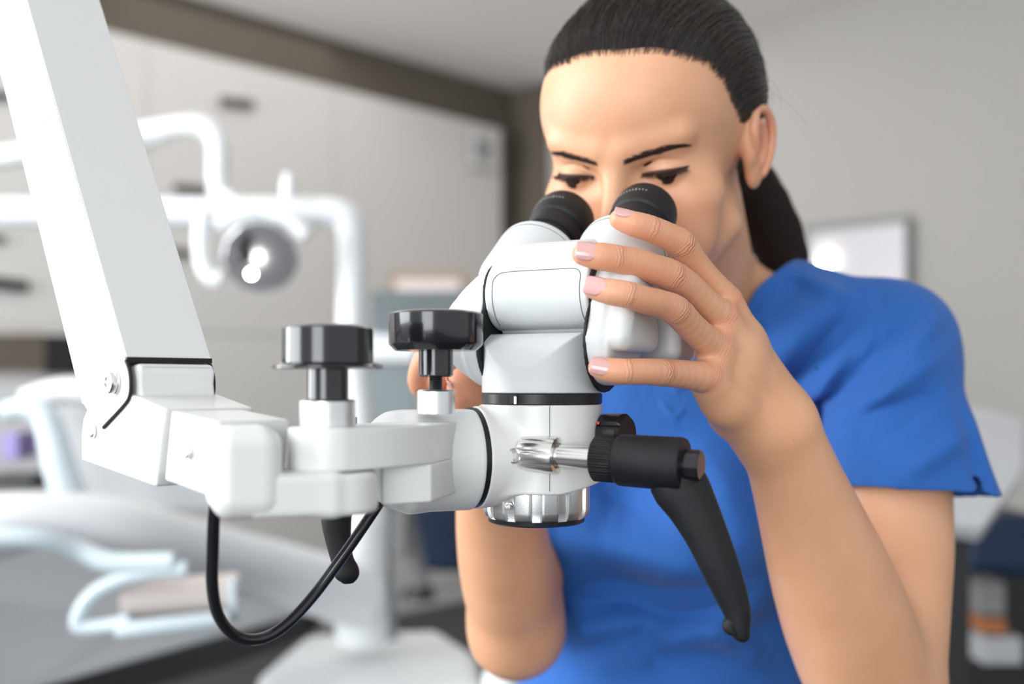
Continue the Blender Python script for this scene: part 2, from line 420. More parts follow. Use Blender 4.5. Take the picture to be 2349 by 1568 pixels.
# the lever arm swept along its curve: (px, py, half width px, depth Y, half thickness mm)
lv = [(1538, 1088, 60, .556, 10), (1562, 1118, 66, .554, 10.5), (1590, 1165, 58, .552, 9.8), (1620, 1225, 50, .550, 8.8), (1648, 1290, 45, .549, 8), (1672, 1350, 39, .549, 7), (1690, 1400, 32, .549, 6.2), (1697, 1440, 24, .549, 5.6), (1704, 1462, 17, .549, 4.6), (1706, 1470, 7, .549, 2.5)]
pts = spline([P(a, b, y) for a, b, w, y, t in lv], 5); wu = [float(x[0]) for x in spline([(w*.55/F, ) for a, b, w, y, t in lv], 5)]; wv = [float(x[0])*mm for x in spline([(t, ) for a, b, w, y, t in lv], 5)]
lm = MB(); lm.tube(pts, wu, 40, ru=wv, rv=wu, ref=(0, 1, 0))
lm.build('lever_arm', 'grain', levo)
MB().tube(spline([P(1690, 1402, .549), P(1676, 1425, .549), P(1674, 1440, .549), P(1684, 1452, .549)], 6), [.003]*19, 16, ru=[.0045]*19, rv=[.0016+.0022*math.sin(i/18*3.14) for i in range(19)], ref=(0, 1, 0)).build('lever_tip', 'grain', levo)

# ---- joint head and arm
f = Field()
f.cyl(Jp(.0438), Jp(.083), .0296, r1=.0296, rnd=.003)
f.ell(Jp(.083), (.026, .029, .0285), k=.006, R=np.array([J, Vector((-J.y, J.x, 0)), (0, 0, 1)]).T)
f.add(lambda p: (p-V3(*Jp(.06, .0275)))@V3(0, 0, 1), O, 200, .002, 'i')
field_obj('joint_head', f, Jp(.07)-Vector((.06, .06, .045)), Jp(.07)+Vector((.06, .06, .04)), .0008, 'arm', scope, 3)
MB().lathe([(.0282, .0412), (.0288, .0438), (.0288, .0445)], Jp(0), -J, 96).build('joint_washer', 'black', scope)
# forearm with the upper half of the lap hinge
HG = P(764, 1000, .505); HGz = lambda py, Y: H-(py-HY)*Y/F
zt = HGz(982, .487); zm = HGz(1081, .487); zb = HGz(1168, .500)
rh = .0212
def XY(px, Y): return Vector(((px-CX)*Y/F, Y, 0))
arm = MB()
pl = [XY(990, .530), XY(1045, .575), XY(1010, .600), XY(900, .570)]
c0 = XY(764, .505)
arc = [c0+Vector((math.cos(t), math.sin(t), 0))*rh for t in np.radians(np.linspace(100, 299, 24))]
def level(poly, z): return [Vector((p.x, p.y, z)) for p in poly]
arm.prism(level(pl+arc, zm), (0, 0, zt-zm))
pl2 = [XY(990, .530), XY(1045, .575), XY(1010, .600), XY(905, .572), XY(872, .540), XY(876, .5165)]
arm.prism(level(pl2, zb), (0, 0, zm-zb+.0004))
arm.build('forearm', 'arm', scope, bevel=.0012)
# lower lap and its upright rounded block, running left
zb2 = HGz(1186, .484); za = HGz(979, .468)
ye = (XY(764, .505)-XY(500, .487)).normalized(); yn = Vector((-ye.y, ye.x, 0)); RY = np.array([ye, yn, (0, 0, 1)]).T
def Yk(px, d, z): 
    q = XY(px, .484); return Vector((q.x, q.y, z))+yn*d
f = Field(); L_a = (XY(640, .484)-XY(482, .484)).length
f.box(Yk(561, .006, (za+zb2)/2), (L_a/2, .0235, (za-zb2)/2), RY, rnd=.0095)
hb = XY(764, .505)
f.box((Yk(560, .003, 0)+hb)/2+Vector((0, 0, (zb2+zm)/2)), ((Yk(560, .003, 0)-hb).length/2-.001, .0206, (zm-zb2)/2-.0004), RY, rnd=.0035)
f.cyl(hb+Vector((0, 0, zb2)), hb+Vector((0, 0, zm-.0008)), rh, rnd=.003, k=.005)
field_obj('hinge_yoke', f, Vector((-.20, .44, zb2-.01)), Vector((-.05, .56, za+.01)), .0007, 'arm', scope, 3)
# knobs
def knob(name, c, zbase, r_f, h_f, r_s, z1, z2, r_k, z3, flange, rod=None):
    k = empty(name, c, None, None); k.parent = None
    adopt(k, scope)
    c = Vector((c.x, c.y, 0))
    MB().lathe([(r_f, zbase), (r_f, zbase+h_f-.001), (r_f-.0012, zbase+h_f)], c, (0, 0, 1), 96).build('knob_ferrule', 'alu', k)
    if rod: MB().lathe([(rod-(.0003 if i % 2 else 0), zbase+h_f-.002+i*.0006) for i in range(int((z1-zbase-h_f+.004)/.0006))], c, (0, 0, 1), 48).build('threaded_rod', 'black', k)
    pr = [(r_s-.001, z1), (r_s, z1+.001), (r_s, z2)]
    MB().lathe(pr, c, (0, 0, 1), 96).build('knob_stem', 'gloss', k)
    pr = []
    if flange: pr += [(flange-.0015, z2), (flange, z2+.0005), (flange, z2+.0012), (flange-.001, z2+.0017), (r_k, z2+.003)]
    else: pr += [(r_k-.0035, z2), (r_k-.0005, z2+.0028)]
    pr += [(r_k, z2+.004), (r_k, z3-.0012), (r_k-.0012, z3-.0002), (r_k-.006, z3+.0006), (0.0, z3+.0010)]
    MB().lathe(pr, c, (0, 0, 1), 128).build('knob_head', 'gloss', k)
    return k
Y1 = .505
zz = lambda py, Y: H-(py-HY)*Y/F
knob('hinge_knob', XY(752, Y1), zt-.001, .0133, zz(915, Y1)-zt+.001, .0098, zz(915, Y1)-.001, zz(846, Y1), .0214, zz(748, Y1), .0262)
Y2 = .568
knob('lock_knob', XY(1000, Y2), zz(948, Y2), .0102, zz(893, Y2)-zz(948, Y2), .0092, zz(864, Y2), zz(804, Y2), .0252, zz(716, Y2), None, rod=.0036)
# ---- square tube, bracket, beam: all lie along the direction D
A0 = Vector(((185-CX)*.585/F, .585, H)); A1 = Vector(((487-CX)*.490/F, .490, H))
D = (A1-A0).normalized(); NS = Vector((-D.y, D.x, 0)); 
if NS.y < 0: NS = -NS
def SP(px, py, off=0.0): return on_plane(px, py, A0, NS)+NS*off
def sheet(name, pts, off, thick, m, parent=scope, bevel=.0008, segs=2):
    return MB().prism([SP(a, b, off) for a, b in pts], NS*thick).build(name, m, parent, bevel=bevel, segs=segs)
sheet('square_tube', [(384, 942), (491, 967), (474, 1141), (368, 1102)], .002, .040, 'arm', bevel=.0015)
sheet('bracket', [(196, 938), (187, 962), (183, 1000), (183, 1056), (355, 1117), (366, 1020), (378, 938), (300, 905), (240, 900)], .0005, .050, 'arm', bevel=.0015)
# rounded tongue of the bracket inside the beam
cb = SP(345, 930, .004)
f_ = [(303, 930), (292, 905), (296, 872), (300, 846), (312, 838), (340, 838), (372, 845), (392, 862), (392, 960)]
sheet('bracket_tongue', [(262, 950), (268, 870), (280, 838), (300, 832), (306, 850), (304, 880), (308, 930), (330, 960)], .0035, .044, 'arm', bevel=.003, segs=4)
be = sheet('beam', [(-150, -190), (20, -140), (60, 0), (288, 822), (299, 876), (297, 905), (288, 925), (236, 979), (212, 962), (190, 925), (0, 165), (-85, -190)][1:], .0, .0015, 'arm', bevel=.0006)
# far wall and covering faces of the beam
sheet('beam_far_wall', [(20, -140), (60, 0), (288, 822), (299, 876), (297, 905), (236, 979), (190, 925), (0, 165), (-85, -190)], .0475, .0015, 'arm', be, bevel=.0006)
top0, top1 = SP(20, -140), SP(288, 822)
def slabq(name, a, b, inset, th, mname, par):
    n_ = (b-a).normalized(); w = NS*.049; out = n_.cross(NS).normalized()
    return MB().prism([a, b, b+w, a+w], out*th).build(name, mname, par, bevel=.0008)
fr = slabq('beam_front_face', top0, top1, 0, .0012, 'arm', be)
slabq('beam_back_face', SP(-85, -190), SP(190, 925), 0, -.0012, 'arm', be)
# black rubber edging where the beam ends
e0 = SP(288, 824, .0005); 
rim = MB(); 
path = [SP(288, 824), SP(288, 824, .049)]
rim.box((path[0]+path[1])/2, (.0245, .0016, .0013), (NS, NS.cross(Vector((0, 0, 1))), Vector((0, 0, 1))))
for off in (.0, .0475):
    rim.tube(spline([SP(289, 826, off), SP(297, 850, off), SP(300, 878, off), SP(298, 906, off), SP(286, 928, off), SP(238, 980, off)], 5), .0011, 8)
rim.build('edge_trim', 'rubber', scope)
def bolt(px, py, r, h, off=-.0002):
    c = SP(px, py, off); b = MB().lathe([(r, 0), (r, h*.7), (r-.0008, h), (r*.45, h), (r*.42, h-.0010), (0, h-.001)], c, -NS, 40).build('bolt', 'steel', scope)
    MB().lathe([(r*1.14, 0), (r*1.14, .0008)], c, -NS, 40).build('washer', 'steel', b)
bolt(262, 876, .0064, .0042); bolt(212, 988, .0036, .0012, .0002); bolt(425, 1036, .0036, .0030, .0018)
MB().lathe([(.0062, 0), (.0062, .003)], SP(262, 876, .049), NS, 40).build('bolt', 'steel', scope)
sheet('label_plate', [(69, 82), (113, 264), (72, 352), (33, 170)], -.00025, .0003, 'decal', be, bevel=0)
# cable
cab = [(497, 1130, .505), (491, 1180, .508), (488, 1260, .514), (487, 1340, .52), (499, 1405, .53), (530, 1450, .54), (570, 1466, .548), (615, 1458, .556), (665, 1424, .562), (725, 1358, .57), (790, 1270, .575), (835, 1205, .578), (862, 1165, .58), (872, 1150, .585)]
MB().tube(spline([P(*c) for c in cab], 8), .0030, 20).build('cable', 'gloss', scope)
# second clamp lever seen below the hinge
l2 = [(772, 1150, 38, .63), (772, 1200, 34, .63), (778, 1250, 28, .63), (786, 1285, 26, .63), (795, 1310, 29, .63), (798, 1325, 25, .63), (799, 1337, 12, .63)]
pts = spline([P(a, b, y) for a, b, w, y in l2], 5); wu = [float(x[0]) for x in spline([(w*.63/F,) for a, b, w, y in l2], 5)]
l2o = MB().tube(pts, wu, 32, ru=[w*.8 for w in wu], rv=wu, ref=(0, 1, 0)).build('clamp_lever', 'grain', scope)
MB().lathe([(.012, 0), (.012, .05)], P(772, 1150, .63), (0, 0, 1), 32).build('clamp_hub', 'grain', scope)
# ================================================================ the room
DC = 5.7; CR = Vector(((1182-CX)*DC/F, DC, 0)); ZC = H+(HY-210)*DC/F
W1 = Vector((-2316/F, -1, 0)).normalized(); W2 = Vector((1.052, -1, 0)).normalized()
N1 = Vector((-W1.y, W1.x, 0)); N2 = Vector((-W2.y, W2.x, 0))
if N1.y < 0: N1 = -N1
if N2.y < 0: N2 = -N2
up = Vector((0, 0, 1))
def wallslab(name, o, d, L, n, m, z0=0.0, z1=ZC, th=.12):
    q = [o+up*z0, o+d*L+up*z0, o+d*L+up*z1, o+up*z1]
    w = MB().prism(q, n*th).build(name, m); tag(w, kind='structure'); return w
wallslab('wall_left', CR, W1, 7.6, N1, 'taupe'); wallslab('wall_right', CR, W2, 7.6, N2, 'wallr')
fl = MB().prism([CR+W1*7.6, CR, CR+W2*7.6, CR+W1*7.6+W2*7.6], (0, 0, -.1)).build('floor', 'floor'); tag(fl, kind='structure')
ce = MB().prism([CR+W1*7.6+up*ZC, CR+up*ZC, CR+W2*7.6+up*ZC, Vector((1.2, .2, ZC)), Vector((-1.5, .2, ZC))], (0, 0, .1)).build('ceiling', 'ceil'); tag(ce, kind='structure')
def W(px, py, wall=1, off=0.0):
    d, n = (W1, N1) if wall == 1 else (W2, N2)
    return on_plane(px, py, CR-n*off, n)
# taupe column in the corner on the right wall
a = W(1182, 880, 2); b = W(1260, 880, 2)
tag(MB().prism([CR+up*0, Vector((b.x, b.y, 0)), Vector((b.x, b.y, ZC)), CR+up*ZC], -N2*.03).build('trim_1', 'taupe'), kind='structure')
# tall white cabinets on the left wall
CD = .10
zc1 = W(1150, 294, 1, CD).z
cr = W(1152, 880, 1, CD)
def t1(px): return (W(px, 880, 1, CD)-CR).dot(W1)
# door seams at these pixels, two tiers
seams = [1152, 770, 340, -240]
cab = empty('cabinet_wall', cr-up*cr.z, 'tall white wall of flat cabinets with short dark recessed handles', 'cabinet')
ts = [t1(s) for s in seams]+[7.5]
base = MB(); q0 = CR+W1*ts[0]-N1*(CD-.02); base.prism([q0, CR+W1*7.5-N1*(CD-.02), CR+W1*7.5, CR+W1*ts[0]], (0, 0, zc1)).build('carcass', 'cab', cab)
hz = {0: [], 1: [], 2: [], 3: []}
zs = [.0, W(600, 745, 1, CD).z*0+1.02, zc1]
for i in range(len(ts)-1):
    q0 = CR+W1*(ts[i]+.002)-N1*(CD-.02); q1 = CR+W1*(ts[i+1]-.002)-N1*(CD-.02)
    zr = [(.9 if i != 9 else 1, zc1-.003)]
    for (z0, z1) in ((.1, .88), (.884, 1.28), (1.284, zc1-.003)):
        MB().prism([q0+up*z0, q1+up*z0, q1+up*z1, q0+up*z1], -N1*.018).build('cabinet_door', 'cab', cab, bevel=.002)
def hbar(x0, y0, x1, y1, m='handle', par=cab, name='handle'):
    p = [W(x0, y0, 1, CD+.003), W(x1, y0+(x1-x0)*.12, 1, CD+.003), W(x1, y1+(x1-x0)*.12, 1, CD+.003), W(x0, y1, 1, CD+.003)]
    MB().prism(p, -N1*.016).build(name, m, par)
hbar(505, 222, 578, 243); hbar(400, 420, 472, 438); hbar(380, 567, 438, 584)
hbar(-60, 205, 22, 222, 'slot'); hbar(-60, 630, 62, 655, 'slot'); hbar(-50, 535, 8, 550, 'slot'); hbar(270, 318, 330, 332)
# counter niche, left
MB().prism([W(-120, 765, 1, CD+.01), W(100, 765, 1, CD+.01), W(100, 850, 1, CD+.01), W(-120, 850, 1, CD+.01)], -N1*.012).build('niche_panel', M['oakd'] if 'oakd' in M else 'taupe', cab)
MB().prism([W(100, 768, 1, CD+.01), W(230, 768, 1, CD+.01), W(230, 858, 1, CD+.01), W(100, 858, 1, CD+.01)], -N1*.012).build('oven_door', 'slot', cab)
# round thermostat on the cabinet side
tc_ = W(1110, 345, 1, CD+.02)
th = empty('wall_speaker', tc_, 'small round grey vent set in a pale plate near the cabinet top', 'vent')
MB().prism([W(1078, 300, 1, CD+.018), W(1142, 312, 1, CD+.018), W(1142, 392, 1, CD+.018), W(1078, 382, 1, CD+.018)], -N1*.015).build('plate', 'cab', th, bevel=.01)
MB().lathe([(.062, 0), (.062, .012), (.05, .018)], W(1103, 342, 1, CD+.033), -N1, 32).build('vent_ring', 'greyp', th)
MB().lathe([(.042, 0), (.042, .010)], W(1103, 342, 1, CD+.045), -N1, 32).build('vent_grille', 'frameg', th)

# ---- dental unit: light post, horizontal tube, lamp
du = empty('dental_unit', P(840, 1500, 2.0)*1.0, 'white dental unit with round column, tray arm and square base', 'dental unit')
YP = 2.05
px2 = lambda w, Y: w*Y/F
post = [P(-900, 486, YP), P(300, 486, YP), P(700, 486, YP), P(760, 487, YP), P(792, 499, YP), P(806, 530, YP), P(808, 600, YP), P(808, 800, YP), P(822, 960, YP), P(830, 1200, YP)]
MB().tube(spline([tuple(p) for p in post], 8), px2(34, YP), 32).build('light_pole', 'bwhite', du)
MB().tube(spline([P(838, 1140, YP), P(835, 1180, YP), P(832, 1240, YP), P(830, 1330, YP), P(828, 1470, YP)], 5), [px2(a, YP) for a in np.concatenate([np.linspace(36, 55, 6), np.full(11, 57), np.full(4, 60)])], 32).build('column', 'bwhite', du)
# base block
b0 = P(735, 1440, 2.15); 
bq = [P(700, 1445, 2.2), P(1010, 1475, 2.2), P(1090, 1500, 2.0), P(1110, 1580, 1.85), P(600, 1590, 1.75), P(610, 1530, 1.95)]
bz = P(800, 1492, 2.1).z
bq = [Vector((p.x, p.y, bz)) for p in (P(695, 880, 2.25), P(1010, 880, 2.3), P(1095, 880, 2.1), P(1120, 880, 1.85), P(585, 880, 1.75), P(590, 880, 1.95))]
MB().prism(bq, (0, 0, -.5)).build('unit_base', 'bwhite', du, bevel=.03, segs=5)
MB().tube([P(894, 1080, 2.2), P(880, 1250, 2.2), P(897, 1470, 2.2)], px2(16, 2.2), 16).build('blue_hose', 'bluegrey', du)
# tray arm: broad curved arm at the bottom left
ta = [(-300, 1190, 88, 1.55), (-80, 1215, 85, 1.55), (80, 1195, 68, 1.58), (250, 1215, 78, 1.65), (400, 1250, 75, 1.75), (550, 1290, 72, 1.85), (700, 1330, 72, 1.95), (820, 1370, 70, 2.03)]
sp = spline([P(a, b, y) for a, b, w, y in ta], 6); wd = [float(x[0]) for x in spline([(w*y/F,) for a, b, w, y in ta], 6)]
MB().tube(sp, wd, 32, ru=wd, rv=[w*1.3 for w in wd], ref=(0, 0, 1)).build('tray_arm', 'bwhite', du)
# tray with handles and a roll on it (instrument holder)
tr = empty('instrument_holder', P(350, 1400, 1.5), 'pale blue curved handle holding a pinkish paper roll below the tray arm', 'holder')
ha = [(430, 1305, 1.5), (360, 1310, 1.5), (290, 1325, 1.5), (225, 1355, 1.5), (190, 1395, 1.5), (182, 1435, 1.5), (230, 1438, 1.5), (300, 1425, 1.5)]
MB().tube(spline([P(*a) for a in ha], 6), px2(19, 1.5), 20).build('handle_loop', 'paleblue', tr)
MB().tube(spline([P(-60, 1235, 1.45), P(80, 1235, 1.47), P(180, 1262, 1.5), (P(260, 1290, 1.5)), P(400, 1290, 1.5)], 6), px2(24, 1.5), 20).build('rail', 'paleblue', tr)
MB().lathe([(px2(44, 1.55), 0), (px2(44, 1.55), .165)], P(275, 1376, 1.53), P(530, 1358, 1.58)-P(275, 1376, 1.53), 40).build('paper_roll', 'pink', tr)
MB().tube([P(270, 1448, 1.48), P(330, 1442, 1.48), P(520, 1420, 1.52)], px2(21, 1.5), 20).build('roll_bar', 'paleblue', tr)
MB().lathe([(px2(50, 1.55), 0), (px2(50, 1.55), .01)], P(528, 1375, 1.56), (1, .2, .1), 40).build('end_disc', 'paleblue', tr)
# grey side panel of the dental chair, bottom left
ch = empty('dental_chair', P(200, 1560, 1.9), 'large grey dental chair panel with dark underside filling the lower left', 'dental chair')
MB().prism([P(-520, 1245, 1.6), P(560, 1285, 2.15), P(720, 1400, 2.25), P(520, 1455, 2.1), P(80, 1580, 1.8), P(-520, 1800, 1.6)], (.02, .05, 0)).build('side_panel', 'greyp', ch, bevel=.01)
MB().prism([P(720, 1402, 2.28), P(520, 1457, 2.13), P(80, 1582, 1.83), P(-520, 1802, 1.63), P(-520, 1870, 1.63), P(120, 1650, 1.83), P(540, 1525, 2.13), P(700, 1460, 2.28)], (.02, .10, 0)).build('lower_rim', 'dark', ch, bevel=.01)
# curved white armrest and the headrest at left
aq = [(20, 935), (60, 915), (130, 905), (230, 925), (300, 960), (300, 1010), (210, 1000), (160, 985), (135, 1000), (150, 1060), (180, 1160), (120, 1160), (95, 1070), (70, 985), (30, 965)]
arest = empty('instrument_tray', P(140, 1160, 1.9), 'pale curved bracket of the instrument tray behind the microscope arm', 'tray bracket')
MB().tube(spline([P(10, 945, 1.9), P(60, 935, 1.9), P(100, 950, 1.9), P(120, 1000, 1.9), P(140, 1080, 1.9), P(165, 1150, 1.9)], 6), [px2(w, 1.9) for w in np.linspace(22, 40, 31)], 20, ref=(0, 1, 0)).build('bracket_post', 'paleblue', arest)
MB().tube(spline([P(60, 920, 2.0), P(150, 895, 2.0), P(260, 905, 2.0), P(360, 960, 2.0), P(450, 1010, 2.0)], 6), px2(30, 2.0), 20).build('bracket_hood', 'bwhite', arest)
MB().prism([P(120, 930, 2.1), P(330, 940, 2.1), P(500, 1080, 2.1), P(620, 1180, 2.1), P(150, 1165, 2.1)], (0, .05, 0)).build('tray_body', 'greyp', arest, bevel=.01)
for (x, y, w, h, m, nm, lb) in ((25, 990, 40, 60, 'purple', 'glove_box', 'small purple box on the shelf behind the tray bracket'), (-10, 1085, 110, 34, 'dark', 'instrument_case', 'black case on the shelf below the small purple box')):
    o = MB().box(P(x+w/2, y+h/2, 2.5), (px2(w/2, 2.5), .05, px2(h/2, 2.5))).build(nm, m, bevel=.004); tag(o, lb, 'box' if m == 'purple' else 'case')
o = MB().box(P(60, 1010, 2.75), (.17, .03, .14)).build('drawer_unit', 'frameg', bevel=.004); tag(o, 'grey drawer unit behind the small purple box, at the left edge', 'drawer unit')
# lamp arm and reflector hanging in front of the cabinets
lm = empty('dental_lamp', P(600, 590, 2.0), 'round chrome dental lamp with white handles under the white tube', 'lamp')
MB().tube(spline([P(-800, 500, 2.2), P(150, 335, 2.2), P(330, 305, 2.2), P(440, 288, 2.2), P(482, 300, 2.2), P(500, 335, 2.2), P(500, 400, 2.2), P(508, 450, 2.2), P(540, 470, 2.15)], 6), px2(25, 2.2), 24).build('lamp_arm', 'bwhite', lm)
MB().tube(spline([P(320, 334, 2.15), P(380, 320, 2.15)], 6), px2(7, 2.2), 12).build('arm_slot', 'greyp', lm)
MB().tube(spline([P(470, 480, 1.95), P(462, 540, 1.95), P(466, 600, 1.95), P(485, 635, 1.95), P(510, 640, 1.95)], 6), px2(20, 1.95), 20).build('side_handle', 'bwhite', lm)
MB().tube(spline([P(500, 520, 1.95), P(540, 495, 1.95), P(600, 480, 1.95), P(660, 500, 1.95), P(705, 540, 1.95)], 6), px2(20, 1.95), 20).build('yoke', 'bwhite', lm)
MB().lathe([(px2(14, 2), 0), (px2(18, 2), .02), (px2(12, 2), .045), (0, .05)], P(662, 455, 2.0), (0, 0, 1), 20).build('pivot_cap', 'bwhite', lm)
rc = P(598, 590, 1.95); rn = Vector((.12, -.9, -.36)).normalized()
rb = MB().lathe([(px2(86, 1.95), 0), (px2(84, 1.95), -.005), (px2(70, 1.95), -.03), (px2(45, 1.95), -.05), (px2(15, 1.95), -.06)], rc, rn, 48).build('reflector_shell', 'bwhite', lm)
mb = MB(); pr = []
for k in range(9):
    r = px2(83, 1.95)*(1-k/9); pr.append((r, -.004-.03*(1-(1-k/9)**2)*1.0+.006))
vs = []
mb.lathe([(px2(85, 1.95), .003), (px2(83, 1.95), .004)]+[(r, h) for r, h in pr], rc, rn, 12).build('reflector', 'chrome', lm, ang=8)
MB().cyl(P(577, 628, 1.9), P(577, 628, 1.9)+Vector((0, -.004, 0)), .006).build('bulb', 'lampglow', lm)
MB().tube([P(560, 600, 1.93), P(545, 560, 1.93), P(570, 545, 1.93)], px2(22, 1.9), 12).build('socket_shield', 'dark', lm)

# ---- middle background: screen, desk, chair
mo = empty('partition_screen', P(955, 830, 3.2), 'blue grey office divider standing behind the two black knobs', 'divider')
MB().prism([P(850, 666, 3.2), P(1070, 666, 3.3), P(1070, 840, 3.3), P(850, 770, 3.2)], (0, .03, 0)).build('divider_panel', 'bluegrey', mo, bevel=.005)
pf = empty('picture_frame', P(980, 650, 4.3), 'brown frame seen just above the blue grey divider', 'picture frame')
MB().prism([P(890, 622, 4.3), P(1072, 622, 4.3), P(1072, 700, 4.3), P(890, 700, 4.3)], (0, .02, 0)).build('frame', 'oak', pf)
MB().prism([P(908, 640, 4.28), P(1056, 640, 4.28), P(1056, 700, 4.28), P(908, 700, 4.28)], (0, .01, 0)).build('picture', 'pink', pf)
dk = empty('desk', P(900, 1340, 3.1), 'white topped desk with grey front behind the round column', 'desk')
MB().prism([P(830, 762, 3.0), P(955, 775, 3.0), P(955, 830, 3.0), P(830, 830, 3.0)], (0, .4, 0)).build('desk_top', 'bwhite', dk, bevel=.01)
MB().prism([P(835, 828, 3.02), P(948, 828, 3.02), P(955, 970, 3.02), P(835, 970, 3.02)], (0, .03, 0)).build('desk_panel', 'bluegrey', dk)
nc = empty('stool', P(1030, 1330, 3.6), 'navy blue upholstered seat on dark legs behind the left forearm', 'stool')
MB().prism([P(925, 1120, 3.5), P(1110, 1120, 3.5), P(1110, 1318, 3.5), P(970, 1312, 3.5)], (0, .35, 0)).build('seat_cushion', 'navy', nc, bevel=.03, segs=4)
MB().tube([P(912, 1130, 3.3), P(945, 1260, 3.3), P(965, 1345, 3.3)], px2(22, 3.3), 16).build('leg', 'frameg', nc)
MB().lathe([(px2(40, 3.3), 0), (px2(30, 3.3), .04)], P(960, 1372, 3.3), (0, 0, 1), 24).build('foot', 'dark', nc)
gb = MB().prism([P(855, 1180, 3.1), P(930, 1180, 3.1), P(935, 1275, 3.1), P(855, 1275, 3.1)], (0, .1, 0)).build('storage_box', 'frameg', bevel=.01)
tag(gb, 'grey box in shade beside the navy seat', 'box')
# ---- right side: mirror, table, dark clutter
mr = empty('wall_mirror', W(1970, 580, 2, .02), 'grey framed mirror on the right wall above her shoulder', 'mirror')
q = [W(1845, 520, 2, .02), W(2092, 493, 2, .02), W(2092, 760, 2, .02), W(1845, 745, 2, .02)]
MB().prism(q, -N2*.03).build('mirror_frame', 'frameg', mr, bevel=.02)
q = [W(1858, 535, 2, .052), W(2076, 512, 2, .052), W(2076, 745, 2, .052), W(1858, 735, 2, .052)]
MB().prism(q, -N2*.004).build('mirror_glass', 'mirror', mr)
lp = MB().lathe([(.02, 0), (.02, .02)], W(1896, 597, 2, .06), -N2, 32).build('mirror_glint', 'lampglow'); tag(lp, 'small glowing disc standing in for a lamp reflection in the wall mirror', 'lamp')  # glowing disc imitates a lamp's reflection in the mirror glass
tb = empty('side_table', P(2300, 1400, 2.3), 'light grey tilted table top on a black stand beside her elbow', 'table')
MB().prism([P(2180, 915, 2.6), P(2349, 960, 2.5), P(2349, 1060, 2.3), P(2340, 1090, 2.25), P(2255, 1212, 2.1), P(2150, 1195, 2.1), P(2080, 1060, 2.3)], (0, .02, -.03)).build('table_top', 'paper', tb, bevel=.005)
MB().prism([P(2160, 1205, 2.15), P(2225, 1210, 2.15), P(2225, 1700, 2.15), P(2160, 1700, 2.15)], (0, .05, 0)).build('stand', 'dark', tb)
cb2 = MB().prism([P(2220, 1185, 2.5), P(2420, 1185, 2.5), P(2420, 1330, 2.5), P(2220, 1320, 2.5)], (0, .4, 0)).build('seat_pad', 'navy', bevel=.03, segs=4); tag(cb2, 'dark navy seat pad below the light grey table top', 'seat')
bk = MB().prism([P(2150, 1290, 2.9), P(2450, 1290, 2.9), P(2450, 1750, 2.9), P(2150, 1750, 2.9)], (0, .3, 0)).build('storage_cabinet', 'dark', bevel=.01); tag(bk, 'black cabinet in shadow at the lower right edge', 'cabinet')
for x, y, w, h, m, lb in ((2235, 1408, 50, 34, 'orange', 'orange cardboard box low at the right edge'), (2222, 1325, 60, 75, 'frameg', 'grey box above the orange box at the right edge'), (2232, 1450, 90, 60, 'greyp', 'pale grey box under the orange box at the right edge')):
    o = MB().box(P(x+w/2, y+h/2, 2.75), (px2(w/2, 2.75), .06, px2(h/2, 2.75))).build('supply_box', m, bevel=.004); tag(o, lb, 'box', 'boxes low at the right edge')
st = MB().box(P(1150, 1590, 1.3), (px2(45, 1.3), .05, px2(55, 1.3))).build('chair_armrest', 'bwhite', bevel=.02, segs=5); tag(st, 'white rounded pad in front of her elbow at the bottom edge', 'armrest')

# ---------------------------------------------------------------- camera, light
cam = bpy.data.cameras.new('camera'); co = bpy.data.objects.new('camera', cam); C.objects.link(co)
co.location = (0, 0, H); co.rotation_euler = (math.pi/2, 0, 0); cam.sensor_width = 36; cam.lens = F*36/2349
cam.shift_y = (HY-784)/2349; cam.clip_start = .05
cam.dof.use_dof = True; cam.dof.focus_distance = .60; cam.dof.aperture_fstop = 3.3
bpy.context.scene.camera = co
w = bpy.data.worlds.new('daylight'); bpy.context.scene.world = w; w.use_nodes = True
w.node_tree.nodes['Background'].inputs[0].default_value = (.93, .97, 1.0, 1); w.node_tree.nodes['Background'].inputs[1].default_value = .74
def area(name, loc, tgt, sx, sy, e, col):
    l = bpy.data.lights.new(name, 'AREA'); l.shape = 'RECTANGLE'; l.size = sx; l.size_y = sy; l.energy = e; l.color = col
    o = bpy.data.objects.new(name, l); C.objects.link(o); o.location = loc
    o.rotation_euler = (Vector(tgt)-Vector(loc)).to_track_quat('-Z', 'Y').to_euler(); return o
area('assumed_window_key', (-2.5, .15, 1.75), (.1, .9, 1.15), 1.7, 1.6, 66, (.93, .97, 1))  # key area lamp for an assumed, unseen window at left; none is built
area('added_front_fill', (-.9, -2.4, 1.25), (.2, 1.2, 1.1), 1.4, 1.5, 38, (.95, .98, 1))  # area lamp added behind the camera as front fill, no window modelled
area('ceiling_fill', (-3.3, 1.5, 1.5), (.3, 4.2, 3.0), 1.2, 1.4, 75, (.96, .98, 1))  # added fill aimed up to brighten the ceiling, no window here
area('room_fill', (-.3, 3.6, ZC-.05), (-.3, 3.6, 0), 2.4, 2.4, 15, (1, .98, .95))  # added area lamp to brighten the back of the room, no fixture
s = bpy.context.scene; s.view_settings.view_transform = 'Standard'; s.view_settings.look = 'None'; s.view_settings.gamma = 1
s.view_settings.use_curve_mapping = False; s.view_settings.exposure = .38
s.cycles.max_bounces = 5; s.cycles.use_denoising = True
